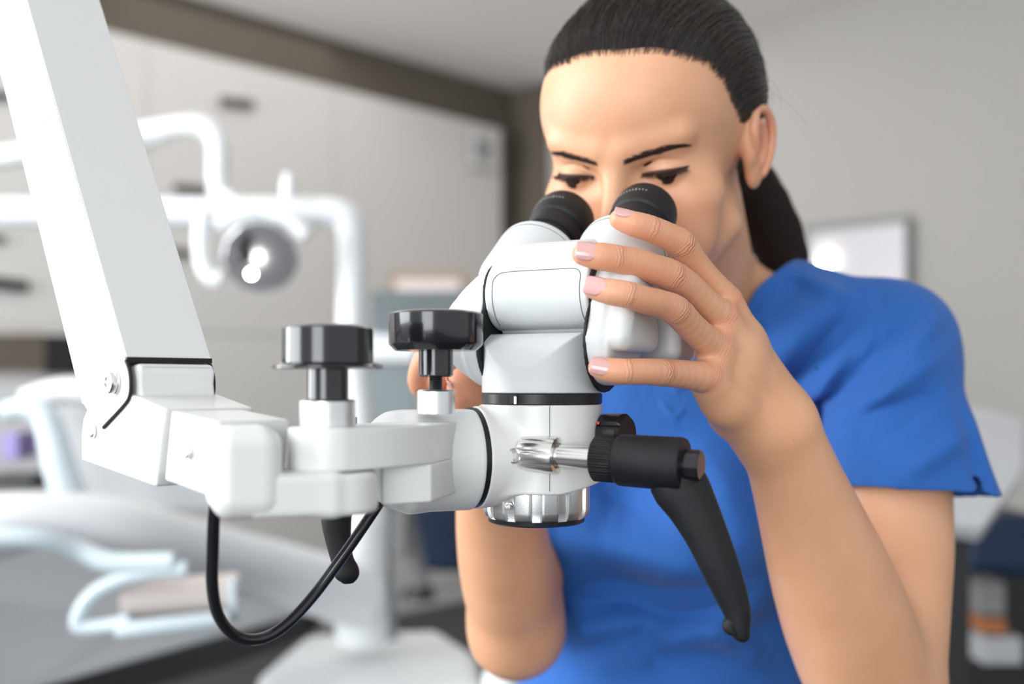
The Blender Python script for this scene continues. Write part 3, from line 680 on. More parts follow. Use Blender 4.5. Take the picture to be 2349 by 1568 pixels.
# ================================================================ the woman
person = empty('person', Vector((.16, .95, H-.45)), 'woman in blue scrubs with tied back dark hair, bending to the eyepieces', 'person')
def skin_mat():
    m = mat('skin', (.60, .335, .225), .42, sss=.12, spec=.45); nt = m.node_tree; N = nt.nodes; L = nt.links; b = N['Principled BSDF']
    at = N.new('ShaderNodeAttribute'); at.attribute_name = 'joint'; sep = N.new('ShaderNodeSeparateColor'); L.new(at.outputs['Color'], sep.inputs['Color'])
    tc = N.new('ShaderNodeTexCoord')
    def noise(sc, det=3):
        n = N.new('ShaderNodeTexNoise'); n.inputs['Scale'].default_value = sc; n.inputs['Detail'].default_value = det; L.new(tc.outputs['Object'], n.inputs['Vector']); return n.outputs['Fac']
    def mth(op, a, b_=None, c=None):
        n = N.new('ShaderNodeMath'); n.operation = op
        for i, x in enumerate((a, b_, c)):
            if x is None: continue
            if isinstance(x, (int, float)): n.inputs[i].default_value = x
            else: L.new(x, n.inputs[i])
        return n.outputs[0]
    # colour: blotches, redness mask, lips
    mx = N.new('ShaderNodeMix'); mx.data_type = 'RGBA'; mx.inputs['A'].default_value = (.75, .405, .245, 1); mx.inputs['B'].default_value = (.68, .345, .19, 1)
    L.new(mth('MULTIPLY_ADD', noise(28), 2.0, -.5), mx.inputs['Factor'])
    m2 = N.new('ShaderNodeMix'); m2.data_type = 'RGBA'; m2.inputs['B'].default_value = (.77, .27, .18, 1)
    L.new(mx.outputs['Result'], m2.inputs['A']); L.new(mth('MULTIPLY', sep.outputs['Blue'], mth('MULTIPLY_ADD', noise(260), .7, .55)), m2.inputs['Factor'])
    # freckles
    fr = mth('GREATER_THAN', noise(620, 0), .835)
    m3 = N.new('ShaderNodeMix'); m3.data_type = 'RGBA'; m3.inputs['B'].default_value = (.33, .15, .09, 1); L.new(m2.outputs['Result'], m3.inputs['A']); L.new(mth('MULTIPLY', fr, .3), m3.inputs['Factor'])
    L.new(m3.outputs['Result'], b.inputs['Base Color'])
    s_ = mth('MULTIPLY', mth('SUBTRACT', sep.outputs['Red'], .5), 20.0)
    s2 = mth('ADD', s_, mth('MULTIPLY', noise(170), 5.0))
    w = mth('POWER', mth('ABSOLUTE', mth('SINE', mth('MULTIPLY', s2, 1.5))), .5)
    hgt = mth('MULTIPLY', mth('MULTIPLY', w, sep.outputs['Green']), .0010)
    fine = mth('MULTIPLY', noise(1100, 4), .00020)
    bp = N.new('ShaderNodeBump'); bp.inputs['Strength'].default_value = .8; bp.inputs['Distance'].default_value = 1.0
    L.new(mth('ADD', hgt, fine), bp.inputs['Height']); L.new(bp.outputs['Normal'], b.inputs['Normal'])
    M['skin'] = m
skin_mat()
M['nail'] = mat('nail_polish_pink', (.68, .37, .35), .18, coat=.4, spec=.6)
M['hair'] = mat('dark_brown_hair', (.022, .014, .010), .27, spec=.9, var=.6, vscale=240)
M['brow'] = mat('eyebrow_hair', (.045, .02, .015), .6)
M['eye'] = mat('eye_dark', (.03, .015, .01), .12, coat=.5)
def scrub_mat():
    m = mat('blue_scrub_cotton', (.027, .122, .42), .8, sheen=.1, spec=.2); nt = m.node_tree; N = nt.nodes; L = nt.links; b = N['Principled BSDF']
    tc = N.new('ShaderNodeTexCoord'); n = N.new('ShaderNodeTexNoise'); n.inputs['Scale'].default_value = 9; n.inputs['Detail'].default_value = 3; n.inputs['Distortion'].default_value = .6
    mp = N.new('ShaderNodeMapping'); mp.inputs['Rotation'].default_value = (0, .7, 0); mp.inputs['Scale'].default_value = (1, 1, .45)
    L.new(tc.outputs['Object'], mp.inputs['Vector']); L.new(mp.outputs['Vector'], n.inputs['Vector'])
    n2 = N.new('ShaderNodeTexNoise'); n2.inputs['Scale'].default_value = 900; L.new(tc.outputs['Object'], n2.inputs['Vector'])
    a = N.new('ShaderNodeMath'); a.operation = 'MULTIPLY'; a.inputs[1].default_value = .018; L.new(n.outputs['Fac'], a.inputs[0])
    a2 = N.new('ShaderNodeMath'); a2.operation = 'MULTIPLY_ADD'; a2.inputs[1].default_value = .0004; L.new(n2.outputs['Fac'], a2.inputs[0]); L.new(a.outputs[0], a2.inputs[2])
    bp = N.new('ShaderNodeBump'); bp.inputs['Strength'].default_value = .6; bp.inputs['Distance'].default_value = 1.0; L.new(a2.outputs[0], bp.inputs['Height']); L.new(bp.outputs['Normal'], b.inputs['Normal'])
    M['scrub'] = m
scrub_mat()

# ---- head frame (mm): x her left, y out of the face, z up; origin between the eyes
PSI, PIT = math.radians(27), math.radians(23)
E0 = P(1412, 393, .715)
HL = Vector((math.cos(PSI), -math.sin(PSI), 0)); HF = Vector((-math.sin(PSI)*math.cos(PIT), -math.cos(PSI)*math.cos(PIT), -math.sin(PIT)))
HU = Vector((-math.sin(PSI)*math.sin(PIT), -math.cos(PSI)*math.sin(PIT), math.cos(PIT)))
HM = np.array([HL, HF, HU], np.float32)          # rows: axes
E0n = V3(*E0)
RO = math.radians(2.5); HL, HU = HL*math.cos(RO)-HU*math.sin(RO), HU*math.cos(RO)+HL*math.sin(RO)
HM = np.array([HL, HF, HU], np.float32)
def hw(x, y, z): return E0+(HL*x+HF*y+HU*z)*mm
def to_head(p): return ((p-E0n)@HM.T)*1000.0
hd_ = Field(1000.0); e = hd_.ell; cp = hd_.cap
e((0, -88, 30), (73, 92, 80)); e((0, -38, 36), (61, 43, 54), 18)
e((0, -40, -28), (57, 42, 62), 20)
for s in (-1, 1):
    e((s*45, -26, -24), (19, 18, 15), 18); e((s*36, -22, -52), (22, 20, 24), 18)
    cp((s*50, -74, -58), (s*17, -12, -92), 14, 13, 22)
e((0, -6, -95), (17, 14, 13), 14); e((0, -8, -66), (30, 18, 24), 16)
for s in (-1, 1):
    e((s*29, 12, -4.5), (20, 18.5, 11.5), 10, op='s')
    cp((s*9, 0, 14), (s*44, -11, 20), 7.5, 6.5, 10)
    e((s*31, -14.6, -2.5), (13.8, 13.6, 12.6), 4)
cp((0, -1, 8), (0, 16, -31), 6.2, 8, 9); e((0, 20, -36), (8.5, 9.5, 8), 6)
for s in (-1, 1):
    e((s*11, 10, -41), (7, 9, 7), 5); e((s*6, 15, -48), (3.4, 6, 4), 2, op='s')
    cp((s*17, -4, 3), (s*31, -1.6, 5.5), 1.0, 1.0, 2, op='s'); cp((s*31, -1.6, 5.5), (s*46, -9.5, 3.0), 1.0, 1.0, 2, op='s')
    # eye slit
    cp((s*18, -3, -5.0), (s*25, 0.2, -6.0), 1.5, 3.2, .8, op='s'); cp((s*25, 0.2, -6.0), (s*36, -.2, -6.0), 3.3, 3.3, .8, op='s'); cp((s*36, -.2, -6.0), (s*46, -7, -4.0), 3.2, 1.2, .8, op='s')
    cp((s*2, 12.5, -61), (s*17, 6, -66), 4.2, 3, 3); cp((0, 10.5, -71), (s*14, 6.5, -69), 5.2, 3.5, 3)
    cp((0, 15.0, -66), (s*19, 8, -67), .9, .9, 1.2, op='s')
# ears
def ear(s):
    T = lambda a, b, o: (s*(67.5+o+(.30*(-88-a) if a < -88 else 0)*1.0), a, b)
    e(T(-90, -6, 3), (7, 17, 25), 5)
    rim = [(-80, -6), (-77, 4), (-79, 13), (-86, 19), (-96, 19), (-104, 12), (-107, 2), (-105, -9), (-99, -19), (-92, -26)]
    sp = spline([(a, b) for a, b in rim], 3)
    for i in range(len(sp)-1):
        cp(T(sp[i][0], sp[i][1], 8.5), T(sp[i+1][0], sp[i+1][1], 8.5), 2.9, 2.9, 2)
    e(T(-87, -27, 4), (4.5, 8.5, 9), 5)
    an = [(-86, 8), (-94, 10), (-99, 2), (-98, -9), (-92, -18), (-85, -20)]
    sp = spline(an, 3)
    for i in range(len(sp)-1): cp(T(sp[i][0], sp[i][1], 7), T(sp[i+1][0], sp[i+1][1], 7), 2.4, 2.4, 2)
    e(T(-88, -7, 10), (7, 6.5, 9), 3, op='s')
    e(T(-79, -10, 4), (4, 4.5, 6), 3)
ear(1); ear(-1)

# ---- torso, neck, arms (metres, relative to the camera height)
def w(x, y, z): return (x, y, H+z)
PB = math.radians(22); Lb = Vector((math.cos(PB), -math.sin(PB), 0)); Bb = Vector((math.sin(PB), math.cos(PB), 0))
RB = np.array([Lb, Bb, (0, 0, 1)]).T
SHL, ELL, WRL = w(.302, .850, .022), w(.266, .765, -.240), tuple(P(1787, 988, .655))
SHR, ELR, WRR = w(.008, .975, .010), w(.0035, .845, -.196), tuple(P(1112, 968, .700))
tor = Field()
tor.ell(w(.150, .962, -.10), (.150, .095, .175), R=RB)
tor.ell(w(.130, .955, -.34), (.128, .096, .20), k=.06, R=RB)
tor.cap(w(.168, .905, .078), SHL, .040, .043, .03)
tor.cap(w(.150, .93, .070), SHR, .040, .043, .03)
bc = Vector(w(.132, .955, -.125))
for s in (-1, 1): tor.ell(bc+Lb*.062*s-Bb*.070, (.058, .050, .060), k=.03, R=RB)
skin = Field()
skin.cap(tuple(hw(0, -105, -45)), w(.166, .925, .05), .051, .052, .0)
skin.cap(tuple(hw(15, -95, -55)), w(.162, .925, .05), .034, .034, .03)
def arm_(sh, el, wr, k=.02, q=1.0):
    skin.limb(sh, el, [0, .18, .38, .55, 1], [.043*q, .043*q, .0475*q, .049*q, .042*q], k)
    skin.limb(el, wr, [0, .12, .25, .4, .55, .7, .85, 1], [x*q for x in (.0395, .0425, .0440, .0430, .0395, .0340, .0285, .0245)], .022)
arm_(SHL, ELL, WRL); arm_(SHR, ELR, WRR, q=.82)
# fingers: (px, py, Y, radius mm)
FL = {
 'index': [(1421, 503, .6005, 5.8), (1453, 513, .600, 7.0), (1491, 524, .603, 7.4), (1530, 541, .609, 7.8), (1564, 561, .616, 8.5), (1591, 599, .624, 8.0), (1625, 643, .632, 8.4), (1666, 690, .640, 9.8)],
 'middle': [(1337, 583, .577, 6.0), (1375, 588, .577, 7.4), (1413, 593, .579, 7.5), (1458, 603, .584, 8.0), (1501, 617, .590, 8.2), (1540, 632, .598, 8.9), (1578, 655, .607, 8.3), (1618, 695, .618, 8.6), (1656, 728, .628, 10)],
 'ring': [(1362, 661, .567, 5.8), (1400, 669, .564, 6.9), (1440, 676, .564, 7.1), (1480, 688, .570, 7.3), (1515, 697, .578, 7.6), (1550, 712, .587, 8.4), (1584, 747, .600, 8.2), (1618, 779, .612, 8.6), (1645, 800, .621, 9.8)],
 'little': [(1372, 843, .570, 5.5), (1400, 849, .569, 6.6), (1436, 852, .569, 6.9), (1478, 852, .574, 7.1), (1520, 854, .583, 7.6), (1568, 858, .596, 8.0), (1622, 866, .610, 9.2)]}
hand = Field()
def chain(fld, c, k0=2.5e-3):
    if k0 < 4e-3: c = [tuple(q) for q in spline(c, 3)]; k0 = .6e-3
    for i in range(len(c)-1):
        a, b = c[i], c[i+1]; fld.cap(tuple(P(*a[:3])), tuple(P(*b[:3])), a[3]*mm, b[3]*mm, k0)
# metacarpals
for c in ([(1666, 690, .640, 9.8), (1712, 782, .650, 10.5), (1790, 925, .664, 15)], [(1656, 728, .628, 10), (1700, 810, .639, 12), (1782, 950, .658, 17)],
          [(1645, 800, .621, 9.8), (1690, 860, .634, 12), (1772, 970, .655, 17)], [(1622, 866, .610, 9.2), (1670, 925, .627, 12), (1752, 998, .652, 17)],
          [(1628, 876, .622, 11), (1680, 945, .645, 13), (1750, 1000, .660, 16)], [(1672, 800, .650, 13), (1725, 905, .662, 16), (1780, 985, .660, 18)],
          [(1775, 935, .668, 14), (1715, 830, .685, 12), (1668, 765, .690, 10), (1618, 705, .684, 8.5), (1590, 680, .680, 7.5)]):
    chain(hand, c, 9e-3)
for n_, c in FL.items(): chain(hand, c, 2.2e-3)
# web skin between the knuckles
chain(hand, [(1650, 760, .628, 8), (1640, 815, .622, 8.5), (1632, 850, .617, 8.5)], 6e-3)
handR = Field()
for c in ([(1112, 968, .700, 23), (1095, 925, .715, 20), (1062, 905, .730, 16)], [(1110, 945, .695, 15), (1082, 915, .684, 12), (1066, 893, .676, 9.6), (1057, 872, .671, 7.6)]): chain(handR, c, 8e-3)
for c in ([(1062, 925, .735, 11), (1010, 905, .725, 10), (970, 880, .710, 9.4), (968, 845, .698, 8.2), (985, 810, .688, 7.6)], [(1060, 890, .745, 10), (1010, 862, .742, 9), (985, 835, .735, 8), (1010, 800, .72, 7)],
          [(1075, 950, .735, 10), (1030, 935, .735, 9.5), (1000, 905, .720, 8.6), (1000, 870, .700, 7.6), (1020, 850, .688, 7)]): chain(handR, c, 2e-3)
def skin_ev(p, c, rad):
    if c is None: hc = None; hr = None
    else: hc = to_head(c[None])[0]; hr = rad*1000
    d = skin.eval(p, c, rad)
    if c is None or np.linalg.norm(c-E0n) < .32:
        d = smin(d, hd_.eval(to_head(p), hc, hr)/1000.0, .014)
    if c is None or np.linalg.norm(c-V3(*P(1600, 780, .62))) < .22: d = smin(d, hand.eval(p, c, rad), .012)
    if c is None or np.linalg.norm(c-V3(*P(1050, 880, .71))) < .15: d = smin(d, handR.eval(p, c, rad), .010)
    return smin(d, tor.eval(p, c, rad)+.008, .02)
import time as _t; _t0 = _t.time()
sv, sq = polygonise(skin_ev, (-.09, .54, H-.52), (.37, 1.10, H+.30), .00125)
sv = relax(sv, sq, 2)
body_o = mesh_np('body', sv, sq, 'skin', person)
# joint attribute: crease coordinate, crease mask, redness
att = np.zeros((len(sv), 4), np.float32); att[:, 0] = .5; att[:, 3] = 1
def joint_mark(a, c, b, r, wid=5.0, red=.5, dors=Vector((0, -1, .25)), cre=1.0):
    a, c, b = [V3(*P(*q[:3])) for q in (a, c, b)]
    ax = (b-a)/np.linalg.norm(b-a); dn = np.array(dors.normalized()); q = (sv-c)*1000
    s = q@ax; rr = np.linalg.norm(q-s[:, None]*ax, axis=1); fac = (q@dn)/np.maximum(np.linalg.norm(q, axis=1), .1)
    m = np.exp(-(s/wid)**2)*np.clip((fac-.15)*1.5, 0, 1)*(rr < r*1.7)*(np.abs(s) < 14)
    g = m*cre > att[:, 1]; att[g, 0] = s[g]/20+.5; att[:, 1] = np.maximum(att[:, 1], m*cre)
    att[:, 2] = np.maximum(att[:, 2], m*red)
for n_, c in FL.items():
    ip = 5 if n_ in ('middle', 'ring') else 4
    dp = 2
    joint_mark(c[ip-1], c[ip], c[ip+1], c[ip][3], 4.2, .55); joint_mark(c[dp-1], c[dp], c[dp+1], c[dp][3], 2.4, .3, cre=.7)
    joint_mark(c[-2], c[-1], (c[-1][0]+40, c[-1][1]+60, c[-1][2]+.01), c[-1][3]*1.2, 6.5, .5, cre=.25)
    for q_ in c[:6]:
        dd = np.linalg.norm(sv-V3(*P(*q_[:3])), axis=1)*1000; att[:, 2] = np.maximum(att[:, 2], .30*np.exp(-(dd/15)**2))
    tip = V3(*P(*c[0][:3])); d = np.linalg.norm(sv-tip, axis=1)*1000; att[:, 2] = np.maximum(att[:, 2], np.exp(-(d/11)**2)*.5)
d = np.linalg.norm(sv-V3(*P(1060, 880, .68)), axis=1)*1000; att[:, 2] = np.maximum(att[:, 2], np.exp(-(d/45)**2)*.5)
hl = to_head(sv)
lip = np.exp(-(((np.abs(hl[:, 0]))/16)**4+((hl[:, 2]+66)/8)**4))*(hl[:, 1] > 0); cheek = np.exp(-(((np.abs(hl[:, 0])-42)/20)**2+((hl[:, 2]+32)/18)**2))*(hl[:, 1] > -50)*.28
earr = np.exp(-(((np.abs(hl[:, 0])-80)/9)**2+((hl[:, 1]+95)/22)**2+((hl[:, 2]+2)/30)**2))*.55
inh = (np.abs(hl[:, 0]) < 110) & (hl[:, 1] > -130) & (hl[:, 1] < 60) & (np.abs(hl[:, 2]) < 130)
att[:, 2] = np.where(inh, np.maximum.reduce([att[:, 2], lip*.8, cheek, earr]), att[:, 2])
ca = body_o.data.attributes.new('joint', 'FLOAT_COLOR', 'POINT'); ca.data.foreach_set('color', att.ravel())
print('skin', len(sv), round(_t.time()-_t0, 1))

# ---- fingernails
def nail(c, nrm, wid, ln, name='fingernail', back=3.6, lift=.35, tipf=1.0):
    p0 = P(*c[0][:3]); p1 = P(*c[1][:3]); ax = (p0-p1).normalized(); n = Vector(nrm); n = (n-ax*n.dot(ax)).normalized(); sd = ax.cross(n)
    rf = (c[0][3]+c[1][3])/2*mm+lift*mm; o = p0+ax*(c[0][3]*.72*mm*tipf)
    U, Vn = 18, 14; vs = []; fs = []
    for i in range(U+1):
        s = i/U; tt = -ln*mm*s
        half = wid*(1-.10*abs(1-2*s)**2.0)*(1-max(0, (s-.62)/.38)**2.4*.72)*(1-max(0, (.12-s)/.12)**2*.18)
        for j in range(Vn+1):
            q = -1+2*j/Vn; a = math.asin(max(-1, min(1, q*half/2/(rf*1000))))
            drop = (.9*(1-s)**2)*mm
            vs.append(o+ax*tt*(1+.10*(-abs(q)**2.5) if s > .5 else 1)+n*(rf*math.cos(a)-drop)+sd*rf*math.sin(a))
    m1 = (U+1)*(Vn+1)
    for i in range(U):
        for j in range(Vn): fs.append((i*(Vn+1)+j, i*(Vn+1)+j+1, (i+1)*(Vn+1)+j+1, (i+1)*(Vn+1)+j))
    b = MB().add(vs, fs).build(name, 'nail', person, ang=80)
    so = b.modifiers.new('thick', 'SOLIDIFY'); so.thickness = .0005; so.offset = 0
    return b
nail(FL['index'], (-.1, -.45, .9), 10.5, 12.5); nail(FL['middle'], (-.1, -.93, .30), 10.8, 13); nail(FL['ring'], (-.1, -.94, .26), 10.6, 12.6); nail(FL['little'], (-.1, -.93, .20), 9.4, 11.5)
nail([(1057, 872, .671, 7.6), (1066, 893, .676, 9.6)], (-.85, -.5, .1), 10, 12)

# ---- eyes, lashes, brows, hair share one strand maker
def strands(name, lines, rad, m, parent=person, taper=True):
    """lines: (n, k, 3) array of points; three sided tubes"""
    Ln = np.asarray(lines, np.float32); n, k, _ = Ln.shape
    t = np.empty_like(Ln); t[:, 1:-1] = Ln[:, 2:]-Ln[:, :-2]; t[:, 0] = Ln[:, 1]-Ln[:, 0]; t[:, -1] = Ln[:, -1]-Ln[:, -2]
    t /= np.maximum(np.linalg.norm(t, axis=-1, keepdims=True), 1e-9)
    ref = np.array([.3, -.8, .5], np.float32); u = np.cross(t, ref); u /= np.maximum(np.linalg.norm(u, axis=-1, keepdims=True), 1e-6); v = np.cross(t, u)
    r = np.asarray(rad, np.float32); r = np.broadcast_to(r.reshape(-1, 1), (n, k)).copy()
    if taper: r *= np.minimum(1, np.minimum(np.linspace(0, 1, k)*6+.3, (1-np.linspace(0, 1, k))*5+.15))
    pts = np.stack([Ln+(u*math.cos(a)+v*math.sin(a))*r[..., None] for a in (0, 2.094, 4.189)], 2)    # n,k,3,3
    idx = np.arange(n*k*3).reshape(n, k, 3); q = []
    for a in range(3):
        b = (a+1) % 3; q.append(np.stack([idx[:, :-1, a], idx[:, :-1, b], idx[:, 1:, b], idx[:, 1:, a]], -1).reshape(-1, 4))
    return mesh_np(name, pts.reshape(-1, 3), np.concatenate(q), m, parent)
def from_head(q): return E0n+(np.asarray(q, np.float32)/1000.0)@HM
def face_y(x, z):
    """front surface of the face at (x, z), by stepping inward along y"""
    x = np.asarray(x, np.float32); z = np.asarray(z, np.float32); y = np.full(len(x), 45, np.float32)
    for _ in range(40):
        d = hd_.eval(np.stack([x, y, z], -1)); y = y-np.maximum(d*.7, 0)*(d > .03)
    return y
for s in (-1, 1):
    eb = MB(); c = hw(s*32, -14.2, -4.6)
    eb.lathe([(12.1*mm*math.sin(a), 12.1*mm*math.cos(a)) for a in np.linspace(3.1, .02, 24)], c, HF, 32)
    eo = eb.build('eyeball', 'eye', person, ang=80)
    n = 150; t = rng.random(n); x = s*(18+28*t); z = -3.6-.1*np.sin(t*3.14)+1.6*t*t
    y = face_y(x, z+2.0)
    root = np.stack([x, y+.2, z+.3], -1); ln = (3.5+2.8*t+rng.random(n)*1.5)[:, None]
    dr = np.stack([s*(-.25+.9*t), .75*np.ones(n), -.75+.15*t], -1)+rng.normal(0, .12, (n, 3)); dr /= np.linalg.norm(dr, axis=1, keepdims=True)
    k = 7; tt = np.linspace(0, 1, k)[None, :, None]
    ls = root[:, None]+dr[:, None]*ln[:, None]*tt+np.array([0, .0, 1.0])*ln[:, None]*.30*tt**2
    strands('eyelashes', from_head(ls), .00016, 'brow')
    # lid line
    tl = np.linspace(0, 1, 24); xl = s*(17+30*tl); zl = -4.6+1.2*np.sin(tl*3.14)+2.0*tl*tl
    yl = face_y(xl, zl+1.6)
    MB().tube([Vector(q) for q in from_head(np.stack([xl, yl+.1, zl+.9], -1))], [.0005+.0008*math.sin(3.1*q)+.0002 for q in tl], 8).build('lid_line', 'brow', person)
    # brow
    n = 900; t = rng.random(n)**.9; u_ = rng.normal(0, .42, n).clip(-.9, .9)
    wd = np.where(t < .12, 2.4+t*12, 3.9*(1-((t-.12)/.88)**1.5)+.25)
    zc = 6.5+12.0*t-5.2*np.maximum(t-.62, 0)**1.2*3.0; x = s*(8.5+43*t); z = zc+np.where(t < .4, np.maximum(u_, -.35+.0*t), u_)*wd
    y = face_y(x, z); ok = y > face_y(x, z+3.0)-1.6; x, y, z, t, u_ = x[ok], y[ok], z[ok], t[ok], u_[ok]; n = len(x); root = np.stack([x, y+.05, z], -1)
    dr = np.stack([s*np.ones(n), -.15*np.ones(n)-.35*t, .35-1.0*t-.35*u_+0*t], -1); dr /= np.linalg.norm(dr, axis=1, keepdims=True)
    ln = (4.5+2*rng.random(n))[:, None]*np.where(t > .85, .7, 1)[:, None]
    k = 4; tt = np.linspace(0, 1, k)[None, :, None]; pts = root[:, None]+dr[:, None]*ln[:, None]*tt
    fl = pts.reshape(-1, 3); fl[:, 1] = face_y(fl[:, 0], fl[:, 2])+.25; 
    strands('eyebrow', from_head(fl.reshape(n, k, 3)), .00020, 'brow')

# ---- hair
skull = Field(1000.0)
skull.ell((0, -88, 30), (73, 92, 80)); skull.ell((0, -38, 36), (61, 43, 54), 18); skull.ell((0, -114, -22), (52, 48, 48), 20)
ZB = np.array([-80, -60, -40, -22, -6, 6, 14, 30, 48, 62, 72, 80, 92, 140.]); YB = np.array([-155, -145, -134, -122, -112, -100, -70, -58, -44, -30, -11, 8, 30, 60.])
def gmask(q):
    return (np.interp(q[:, 2]+.8*np.sin(q[:, 0]*.16), ZB, YB)-q[:, 1]+4.5*np.exp(-((q[:, 2]-34)/22)**2))
TIE = np.array([16., -172., -38.], np.float32)
pony = [P(1640, 425, .885), P(1700, 425, .905), P(1742, 478, .915), P(1775, 535, .925), P(1800, 590, .93), P(1812, 660, .93), P(1812, 730, .935)]
pr_ = [.020, .026, .024, .022, .018, .014, .008]
ponf = Field()
for i in range(len(pony)-1): ponf.cap(tuple(pony[i]), tuple(pony[i+1]), pr_[i], pr_[i+1], .012)
ponf.cap(tuple(from_head(TIE)), tuple(pony[0]), .026, .020, .012)
def hair_local(q):
    d = skull.eval(q); g = gmask(q); o = np.clip(g/46+.08, 0, 1); o = o*o*(3-2*o)
    th = 4.0+3.0*np.clip((-q[:, 1]-60)/80, 0, 1)
    return d-(-1.2+(th+1.2)*o)
def hair_ev(p, c, rad):
    q = to_head(p); return smin(hair_local(q)/1000.0*.85, ponf.eval(p, c, rad), .014)
hv, hq = polygonise(hair_ev, E0n-V3(.13, .10, .22), E0n+V3(.22, .32, .20), .0016)
M['haircap'] = mat('hair_under_layer', (.016, .010, .008), .75, spec=.2)
hair = mesh_np('hair', relax(hv, hq, 2), hq, 'haircap', person)
def cast(dirs, lift):
    """points on the hair surface seen from the skull's middle along dirs"""
    c = np.array([0, -85, 25], np.float32); r = np.full(len(dirs), 130, np.float32)
    for _ in range(22):
        q = c+dirs*r[:, None]; d = np.minimum(hair_local(q), skull.eval(q)); r = r-d*.8
    return c+dirs*(r+lift)[:, None]
n = 23000; k = 15
v = rng.normal(size=(n*6, 3)).astype(np.float32); v /= np.linalg.norm(v, axis=1, keepdims=True)
cc = np.array([0, -85, 25], np.float32); q = cc+v*90
v = v[v[:, 1] > -.75]
s0 = cast(v, np.zeros(len(v)))
g0 = gmask(s0); keep = (g0 > -2.5+rng.normal(0, 1.2, len(v))); edge = keep & (g0 < 9)
v = np.concatenate([v[keep][:n-8000], v[edge][:8000]]); print('roots', len(v), edge.sum())
td = TIE-cc; td /= np.linalg.norm(td)
ang = np.arccos(np.clip(v@td, -1, 1)); tt = np.linspace(0, .97, k, dtype=np.float32)
wob = rng.normal(0, .012, (len(v), 3)).astype(np.float32); ph = rng.random(len(v))*6.28
L_ = []
wp = np.stack([v[:, 0]*.95, v[:, 1]-1.0, v[:, 2]*1.1+.22], -1); wp /= np.linalg.norm(wp, axis=1, keepdims=True)
base_l = rng.normal(.6, .75, len(v)).clip(-.3, 3.2)
for i, t in enumerate(tt):
    d = v*(1-t)**2+wp*2*t*(1-t)+td*t*t; d /= np.linalg.norm(d, axis=1, keepdims=True)
    d = d+wob*.8*math.sin(t*3.14)*(1+.6*np.sin(ph+t*7))[:, None]; d /= np.linalg.norm(d, axis=1, keepdims=True)
    L_.append(cast(d, base_l*(min(1, t*8))+.1))
L_ = np.stack(L_, 1)
# ponytail strands
n = 1500; ps = np.array(spline([tuple(from_head(TIE))]+[tuple(p) for p in pony], 5)); rr = np.array([float(x[0]) for x in spline([(.026,)]+[(a,) for a in pr_], 5)])
th = rng.random(n)*6.28; rad_ = rng.uniform(.75, 1.08, n); k = len(ps)
tg = np.gradient(ps, axis=0); tg /= np.linalg.norm(tg, axis=1, keepdims=True); u = np.cross(tg, [0, 1, .2]); u /= np.linalg.norm(u, axis=1, keepdims=True); vv = np.cross(tg, u)
th = th[:, None]+rng.normal(0, .25, (n, 1))*np.linspace(0, 1, k)[None]
pl = ps[None]+(u[None]*np.cos(th)[..., None]+vv[None]*np.sin(th)[..., None])*(rr[None, :, None]*rad_[:, None, None])
strands('ponytail_strands', pl, .00028, 'hair', hair)
# a few loose hairs
n = 46; v2 = rng.normal(size=(n, 3)); v2[:, 0] = np.abs(v2[:, 0])*1.0; v2[:, 1] = -.3+rng.normal(0, .45, n); v2[:, 2] = np.abs(v2[:, 2])*.7; v2 /= np.linalg.norm(v2, axis=1, keepdims=True); v2 = v2[gmask(cast(v2.astype(np.float32), np.zeros(n))) > 25]; n = len(v2)
r0 = cast(v2.astype(np.float32), np.zeros(n)); k = 15; t = np.linspace(0, 1, k)[None, :, None]
dirn = np.cross(v2, [0, 0, 1.])*rng.choice([-1, 1], n)[:, None]*.6+v2*.55+rng.normal(0, .3, (n, 3)); ln = rng.uniform(14, 42, n)[:, None, None]
v2 = v2*1.0
fly = r0[:, None]+dirn[:, None]*ln*t-v2[:, None]*ln*.45*t**2+np.array([0, -.3, -.5])*ln*t**2
strands('hair_strands', from_head(np.concatenate([L_, fly])), np.concatenate([rng.uniform(.00013, .00030, len(v)), np.full(len(fly), .00009)]), 'hair', hair)
MB().lathe([(.021, -.006), (.024, -.003), (.024, .003), (.021, .006)], Vector(from_head(TIE)), pony[0]-Vector(from_head(TIE)), 24).build('hair_tie', 'black', hair, bevel=.002)
print('hair', round(_t.time()-_t0, 1))

# ---- scrubs
sleeves = Field(); sleeves_r = Field()
def lerp(a, b, t): return tuple(np.array(a)+(np.array(b)-np.array(a))*t)
sleeves.cap(lerp(SHL, ELL, -.05), lerp(SHL, ELL, .25), .047, .0525); sleeves.cap(lerp(SHL, ELL, .25), lerp(SHL, ELL, .80), .0525, .070, .01)
sleeves.cap((.305, .815, H-.0), (.330, .795, H-.105), .026, .040, .03)
sleeves_r.cap(SHR, lerp(SHR, ELR, .30), .044, .045); sleeves_r.cap(lerp(SHR, ELR, .30), lerp(SHR, ELR, .8), .045, .047, .01)
hemc = V3(*P(2100, 1123, .765)); hemn = V3(-.06, -.12, -1); hemn /= np.linalg.norm(hemn)
hemR = V3(*lerp(SHR, ELR, .62)); hemRn = V3(*(np.array(ELR)-np.array(SHR))); hemRn /= np.linalg.norm(hemRn)
VA = V3(*P(1530, 848, .842)); Ln_ = V3(*Lb); Bn_ = V3(*Bb); NKC = V3(*w(.160, .905, .08))
YF = .80
